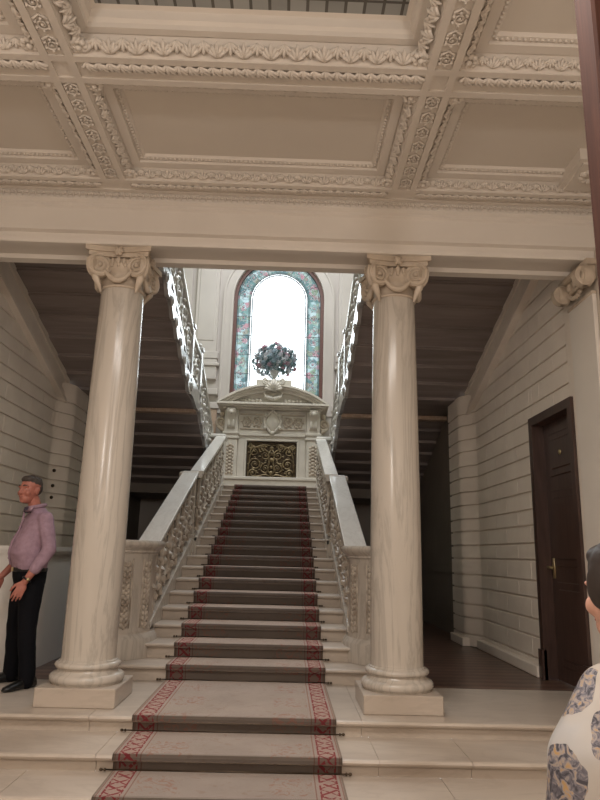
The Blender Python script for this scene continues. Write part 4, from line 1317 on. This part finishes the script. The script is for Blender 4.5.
for sg in (-1, 1):
    e = MB(); e2 = MB(); e3 = MB()
    c = FH(sg * .034, .076, hc[2] + .006); e.ell(c, (.012, .012, .009), 10, 8)
    e2.ell(FH(sg * .034, .0865, hc[2] + .006), (.005, .005, .006), 8, 6)
    e3.tube([FH(sg * .014, .098, hc[2] + .030), FH(sg * .034, .098, hc[2] + .036), FH(sg * .054, .082, hc[2] + .030)], [.004, .006, .003], 6)
    ey = e.build('eye', 'eye', man, True); e2.build('iris', 'iris', ey, True); e3.build('eyebrow', 'hair', man, True)
e4.tube([FH(-.024, .096, hc[2] - .066), FH(0, .105, hc[2] - .069), FH(.024, .096, hc[2] - .066)], [.003, .0065, .003], 6)
e4.build('mouth', 'lip', man, True)
hr = MB(); Mx = FH.mat()
hr.ell(FH(0, -.018, hc[2] + .058), (.0815, .097, .070), 18, 14, Mx); hr.ell(FH(0, -.045, hc[2] + .02), (.0785, .068, .075), 16, 12, Mx); hr.ell(FH(0, .035, hc[2] + .092), (.066, .055, .036), 14, 10, Mx)
for k in range(60):
    a = rnd.uniform(0, 6.28); q = rnd.uniform(.2, 1.3)
    hr.ell(FH(.078 * math.cos(a) * math.cos(q), -.018 + .09 * math.sin(a) * math.cos(q), hc[2] + .06 + .074 * math.sin(q)), (.012, .012, .008), 6, 5)
remesh(hr.build('hair', 'hair', man), .005, 3)
s_ = MB()                                         # shirt: trunk and sleeves to the forearm
torso_loft(s_, F, [(0, .012, .955, .178, .135), (0, .02, 1.02, .188, .148), (0, .042, 1.10, .192, .166), (0, .034, 1.20, .192, .155), (0, .005, 1.30, .198, .132), (0, -.01, 1.38, .195, .115), (.0, -.02, 1.44, .15, .09), (.008, -.002, 1.485, .085, .078), (.01, .016, 1.515, .068, .068)])
for sg in (-1, 1):
    ez = .07 if sg > 0 else .08
    limb(s_, F, [(sg * .172, -.02, 1.40, .072), (sg * .225, -.035, 1.28, .068), (sg * .268, -.05, 1.14, .062), (sg * .260, .01, 1.04, .058), (sg * .254, .05, .975, .050)])
sh = remesh(s_.build('shirt', 'lavender', man), .009, 5)
for v in sh.data.vertices:                        # cloth folds
    p = v.co
    v.co += v.normal * (.006 * noise.noise(Vector((p.x * 9, p.y * 9, p.z * 5))) + .003 * noise.noise(p * 26))
c_ = MB()                                         # collar, placket, cuffs
c_.tube([F(.01 + .072 * math.cos(a), +.016 + .074 * math.sin(a), 1.518 - .018 * math.sin(a)) for a in [PI * .5 + .28 + k * (2 * PI - .56) / 20 for k in range(21)]], .017, 8)
for sg in (-1, 1):
    c_.loft([[F(.01 + sg * .018, .090, 1.515), F(.01 + sg * .075, .05, 1.525), F(.01 + sg * .072, .065, 1.515), F(.01 + sg * .02, .098, 1.507)], [F(.01 + sg * .03, .118, 1.468), F(.01 + sg * .088, .082, 1.475), F(.01 + sg * .088, .092, 1.468), F(.01 + sg * .035, .126, 1.462)]])
c_.tube([F(.005, .115, 1.46), F(.002, .118, 1.40), F(0, .142, 1.30), F(0, .189, 1.20), F(0, .207, 1.10), F(0, .18, 1.0)], .008, 6)
for z_, v_ in ((1.42, .122), (1.33, .142), (1.24, .178), (1.15, .203), (1.06, .203)): c_.ell(F(.0, v_ , z_), (.008, .008, .008), 8, 6)
c_.build('collar', 'lavender', man, True)
c_ = MB(); c_.loft([[F(.01 + .05 * math.cos(a) * r, .088 + .04 * math.sin(a) * r, zz) for a in [k * PI / 6 for k in range(12)]] for r, zz in ((.8, 1.505), (1.0, 1.48), (.7, 1.455))]); c_.build('collar_lining', 'collar', man, True)
t_ = MB()
torso_loft(t_, F, [(0, .0, .84, .165, .125), (0, .005, .90, .175, .135), (0, .01, .965, .175, .138)])
limb(t_, F, [(.085, 0, .86, .104), (.105, .01, .70, .098), (.135, .02, .48, .078), (.165, .0, .25, .072), (.185, -.01, .10, .070), (.186, -.008, .06, .068)])
limb(t_, F, [(-.085, 0, .86, .104), (-.11, .02, .70, .098), (-.145, .03, .48, .078), (-.175, .01, .25, .072), (-.185, .01, .10, .070), (-.186, .012, .06, .068)])
tr = remesh(t_.build('trousers', 'trouser', man), .01, 4)
for v in tr.data.vertices:
    p = v.co; v.co += v.normal * (.006 * noise.noise(Vector((p.x * 8, p.y * 8, p.z * 9))))
bl = MB(); n = 28
bl.loft([[F(hw * math.cos(2 * PI * k / n), .01 + hd * math.sin(2 * PI * k / n), z) for k in range(n)] for hw, hd, z in ((.178, .141, .945), (.186, .149, .95), (.186, .149, .978), (.178, .141, .983))]); bl.build('belt', 'shoe', man, True)
bl = MB(); bl.cbox(-.02, .02, -.004, .004, -.018, .018, .003)
for v in bl.bm.verts: v.co = F(v.co.x + .01, v.co.y + .162, v.co.z + .964)
bl.build('belt_buckle', 'brass', man)
wt = MB(); wc = F(.239, .102, .888); ax = (F(.252, .05, .975) - F(.235, .115, .865)).normalized(); p1 = ax.orthogonal().normalized(); p2 = ax.cross(p1)
wt.tube([wc + (p1 * math.cos(a) + p2 * math.sin(a)) * .034 for a in [k * PI / 8 for k in range(16)]], .009, 6, closed=True); wt.build('wristwatch', 'shoe', man, True)
wt = MB(); wt.ell(wc + F.l * .036, (.016, .016, .016), 10, 8); wt.build('watch_face', 'brass', man, True)
for sg, (fu, fv, tw) in ((1, (.188, 0.0, .42)), (-1, (-.186, .02, .05))):
    sm = MB(); fd = (F.f + F.l * tw).normalized(); fl = Vector((-fd.y, fd.x, 0)); c0 = F(fu, fv, 0)
    rings = []
    for (q, w, h, zl) in ((-.105, .025, .05, .012), (-.09, .036, .085, 0), (-.03, .04, .10, 0), (.04, .042, .085, 0), (.10, .048, .062, 0), (.16, .046, .05, 0), (.20, .034, .042, .002), (.218, .016, .03, .008)):
        ring = []
        for k in range(14):
            a = 2 * PI * k / 14; z = max(zl, h * .5 + h * .55 * math.sin(a)); ring.append(c0 + fd * q + fl * (w * math.cos(a)) + Vector((0, 0, z)))
        rings.append(ring)
    sm.loft(rings); sm.build('shoe', 'shoe', man, True)

# ---- the woman at the right edge, close to the camera
WH = math.radians(104)
W = Frame(1.165, 1.52, ZF, WH, .975)
wom = thing('person', 'woman in a loose printed cream blouse close by at the right edge', 'person', (1.165, 1.52, ZF))
b = MB(); wh = (+.065, .035, 1.565); head_mesh(b, W, wh, .98)
limb(b, W, [(.035, -.02, 1.34, .055), (.05, -.005, 1.43, .047), (+.065, .01, 1.5, .05)])
torso_loft(b, W, [(0, 0, .9, .15, .10), (0, 0, 1.1, .13, .09), (0, 0, 1.25, .15, .09), (0, -.01, 1.34, .13, .07), (0, -.015, 1.39, .06, .05)])
for sg in (-1, 1):
    limb(b, W, [(sg * .165, -.01, 1.31, .042), (sg * .255, -.03, 1.06, .036), (sg * .225, .10, .90, .030), (sg * .17, .20, .84, .025)])
    limb(b, W, [(sg * .08, 0, .9, .085), (sg * .09, .01, .48, .052), (sg * .10, -.01, .09, .038)])
    hand_mesh(b, W(sg * .17, .20, .84), W.f * .8 + Vector((0, 0, -.4)) - W.l * sg * .3, Vector((0, 0, 1)) - W.l * sg * .3, .92, .4)
remesh(b.build('body', 'skin2', wom), .005, 3)
e4 = MB()
for sg in (-1, 1):
    e = MB(); e2 = MB()
    e.ell(W(+.065 + sg * .031, .035 + .072, wh[2] + .006), (.011, .011, .009), 10, 8); e2.ell(W(+.065 + sg * .031, .035 + .081, wh[2] + .006), (.005, .005, .006), 8, 6)
    ey = e.build('eye', 'eye', wom, True); e2.build('iris', 'iris', ey, True)
e4.tube([W(+.043, .035 + .088, wh[2] - .064), W(+.065, .035 + .096, wh[2] - .066), W(+.087, .035 + .088, wh[2] - .064)], [.003, .0065, .003], 6)
e4.build('mouth', 'lip', wom, True)
hr = MB(); Mx = W.mat()
hr.ell(W(+.065, .02, wh[2] + .055), (.088, .098, .082), 18, 14, Mx); hr.ell(W(+.065, -.02, wh[2] - .0), (.086, .075, .105), 16, 12, Mx); hr.ell(W(+.065, .075, wh[2] + .085), (.066, .05, .034), 14, 10, Mx)
for sg in (-1, 1): hr.ell(W(+.065 + sg * .076, .03, wh[2] + .02), (.018, .045, .055), 12, 10, Mx)
remesh(hr.build('hair', 'hair2', wom), .005, 4)
s_ = MB()
torso_loft(s_, W, [(0, 0, .78, .235, .175), (0, 0, .95, .23, .165), (0, 0, 1.1, .215, .15), (0, .0, 1.24, .225, .14), (.01, -.01, 1.35, .20, .115), (.035, -.015, 1.42, .125, .09), (.045, -.012, 1.455, .075, .07)])
for sg in (-1, 1):
    limb(s_, W, [(sg * .165, -.01, 1.345, .075), (sg * .235, -.025, 1.23, .095), (sg * .255, -.03, 1.06, .095), (sg * .23, .05, .945, .10)])
sh = remesh(s_.build('blouse', 'blouse', wom), .009, 6)
for v in sh.data.vertices:
    p = v.co; an = math.atan2(p.y, p.x)
    v.co += v.normal * (.010 * math.sin(an * 9 + p.z * 6) * max(0, min(1, (1.35 - p.z) * 2)) + .008 * noise.noise(p * 9))
c_ = MB(); c_.tube([W(.045 + .078 * math.cos(k * PI / 12), -.01 + .073 * math.sin(k * PI / 12), 1.462 - .012 * math.sin(k * PI / 12)) for k in range(24)], .014, 8, closed=True); c_.build('collar', 'hair2', wom, True)
t_ = MB(); torso_loft(t_, W, [(0, 0, .76, .18, .14), (0, 0, .86, .19, .145), (0, 0, .95, .16, .12)])
for sg in (-1, 1): limb(t_, W, [(sg * .085, 0, .80, .105), (sg * .09, .01, .48, .08), (sg * .10, -.01, .10, .07)])
remesh(t_.build('trousers', 'trouser', wom), .012, 4)
for sg in (-1, 1):
    sm = MB(); c0 = W(sg * .10, 0, 0); rings = []
    for (q, w, h, zl) in ((-.09, .022, .045, .012), (-.075, .032, .08, 0), (-.02, .035, .09, 0), (.05, .038, .07, 0), (.12, .042, .05, 0), (.17, .03, .04, .002), (.185, .014, .028, .008)):
        rings.append([c0 + W.f * q + W.l * (w * math.cos(2 * PI * k / 14)) + Vector((0, 0, max(zl, h * .5 + h * .55 * math.sin(2 * PI * k / 14)))) for k in range(14)])
    sm.loft(rings); sm.build('shoe', 'shoe', wom, True)

# ------------------------------------------------------------------ light
wd = bpy.data.worlds.new('sky'); SC.world = wd; wd.use_nodes = True
bg = wd.node_tree.nodes['Background']; bg.inputs[0].default_value = (.90, .96, 1.0, 1); bg.inputs[1].default_value = 3.0
def area(name, loc, rot, sx, sy, power, col):
    l = bpy.data.lights.new(name, 'AREA'); l.shape = 'RECTANGLE'; l.size = sx; l.size_y = sy; l.energy = power; l.color = col
    o = bpy.data.objects.new(name, l); COL.objects.link(o); o.location = loc; o.rotation_euler = rot; return o
def point(name, loc, power, col, r):
    l = bpy.data.lights.new(name, 'POINT'); l.energy = power; l.color = col; l.shadow_soft_size = r
    o = bpy.data.objects.new(name, l); COL.objects.link(o); o.location = loc; return o
WARM = (1.0, .935, .87)
point('hall_lamp', (-1.8, -1.0, 2.9), 122, WARM, .16)
point('hall_lamp', (1.8, -1.0, 2.9), 122, WARM, .16)
area('hall_chandelier', (0, 2.3, 3.85), (0, 0, 0), 2.4, .8, 104, WARM)
area('stair_skylight', (0, 11.0, 9.5), (0, 0, 0), 3.4, 5.0, 390, (.90, .95, 1.0))
area('window_daylight', (0, 16.2, 6.6), (-PI / 2, 0, 0), 2.0, 3.4, 160, (.88, .95, 1.0))

# ------------------------------------------------------------------ camera
f_px, pitch, yaw, roll = 654.54, .2309, .0177, .0258
fw = Vector((math.sin(yaw) * math.cos(pitch), math.cos(yaw) * math.cos(pitch), math.sin(pitch)))
rt = Vector((math.cos(yaw), -math.sin(yaw), 0)); dn = -rt.cross(fw)
r2 = rt * math.cos(roll) - dn * math.sin(roll) * -1; d2 = dn * math.cos(roll) - rt * math.sin(roll)
r2 = rt * math.cos(roll) - dn * math.sin(roll); d2 = rt * math.sin(roll) + dn * math.cos(roll)
cam = bpy.data.cameras.new('camera'); co = bpy.data.objects.new('camera', cam); COL.objects.link(co)
Mc = Matrix((r2, -d2, -fw)).transposed().to_4x4(); Mc.translation = Vector((.3052, 0, 1.1574)); co.matrix_world = Mc
cam.sensor_fit = 'VERTICAL'; cam.sensor_height = 24; cam.sensor_width = 18; cam.lens = f_px * 24 / 800
cam.clip_start = .05
SC.camera = co
SC.view_settings.view_transform = 'Standard'; SC.view_settings.look = 'None'; SC.view_settings.gamma = 1
SC.view_settings.exposure = 0.0
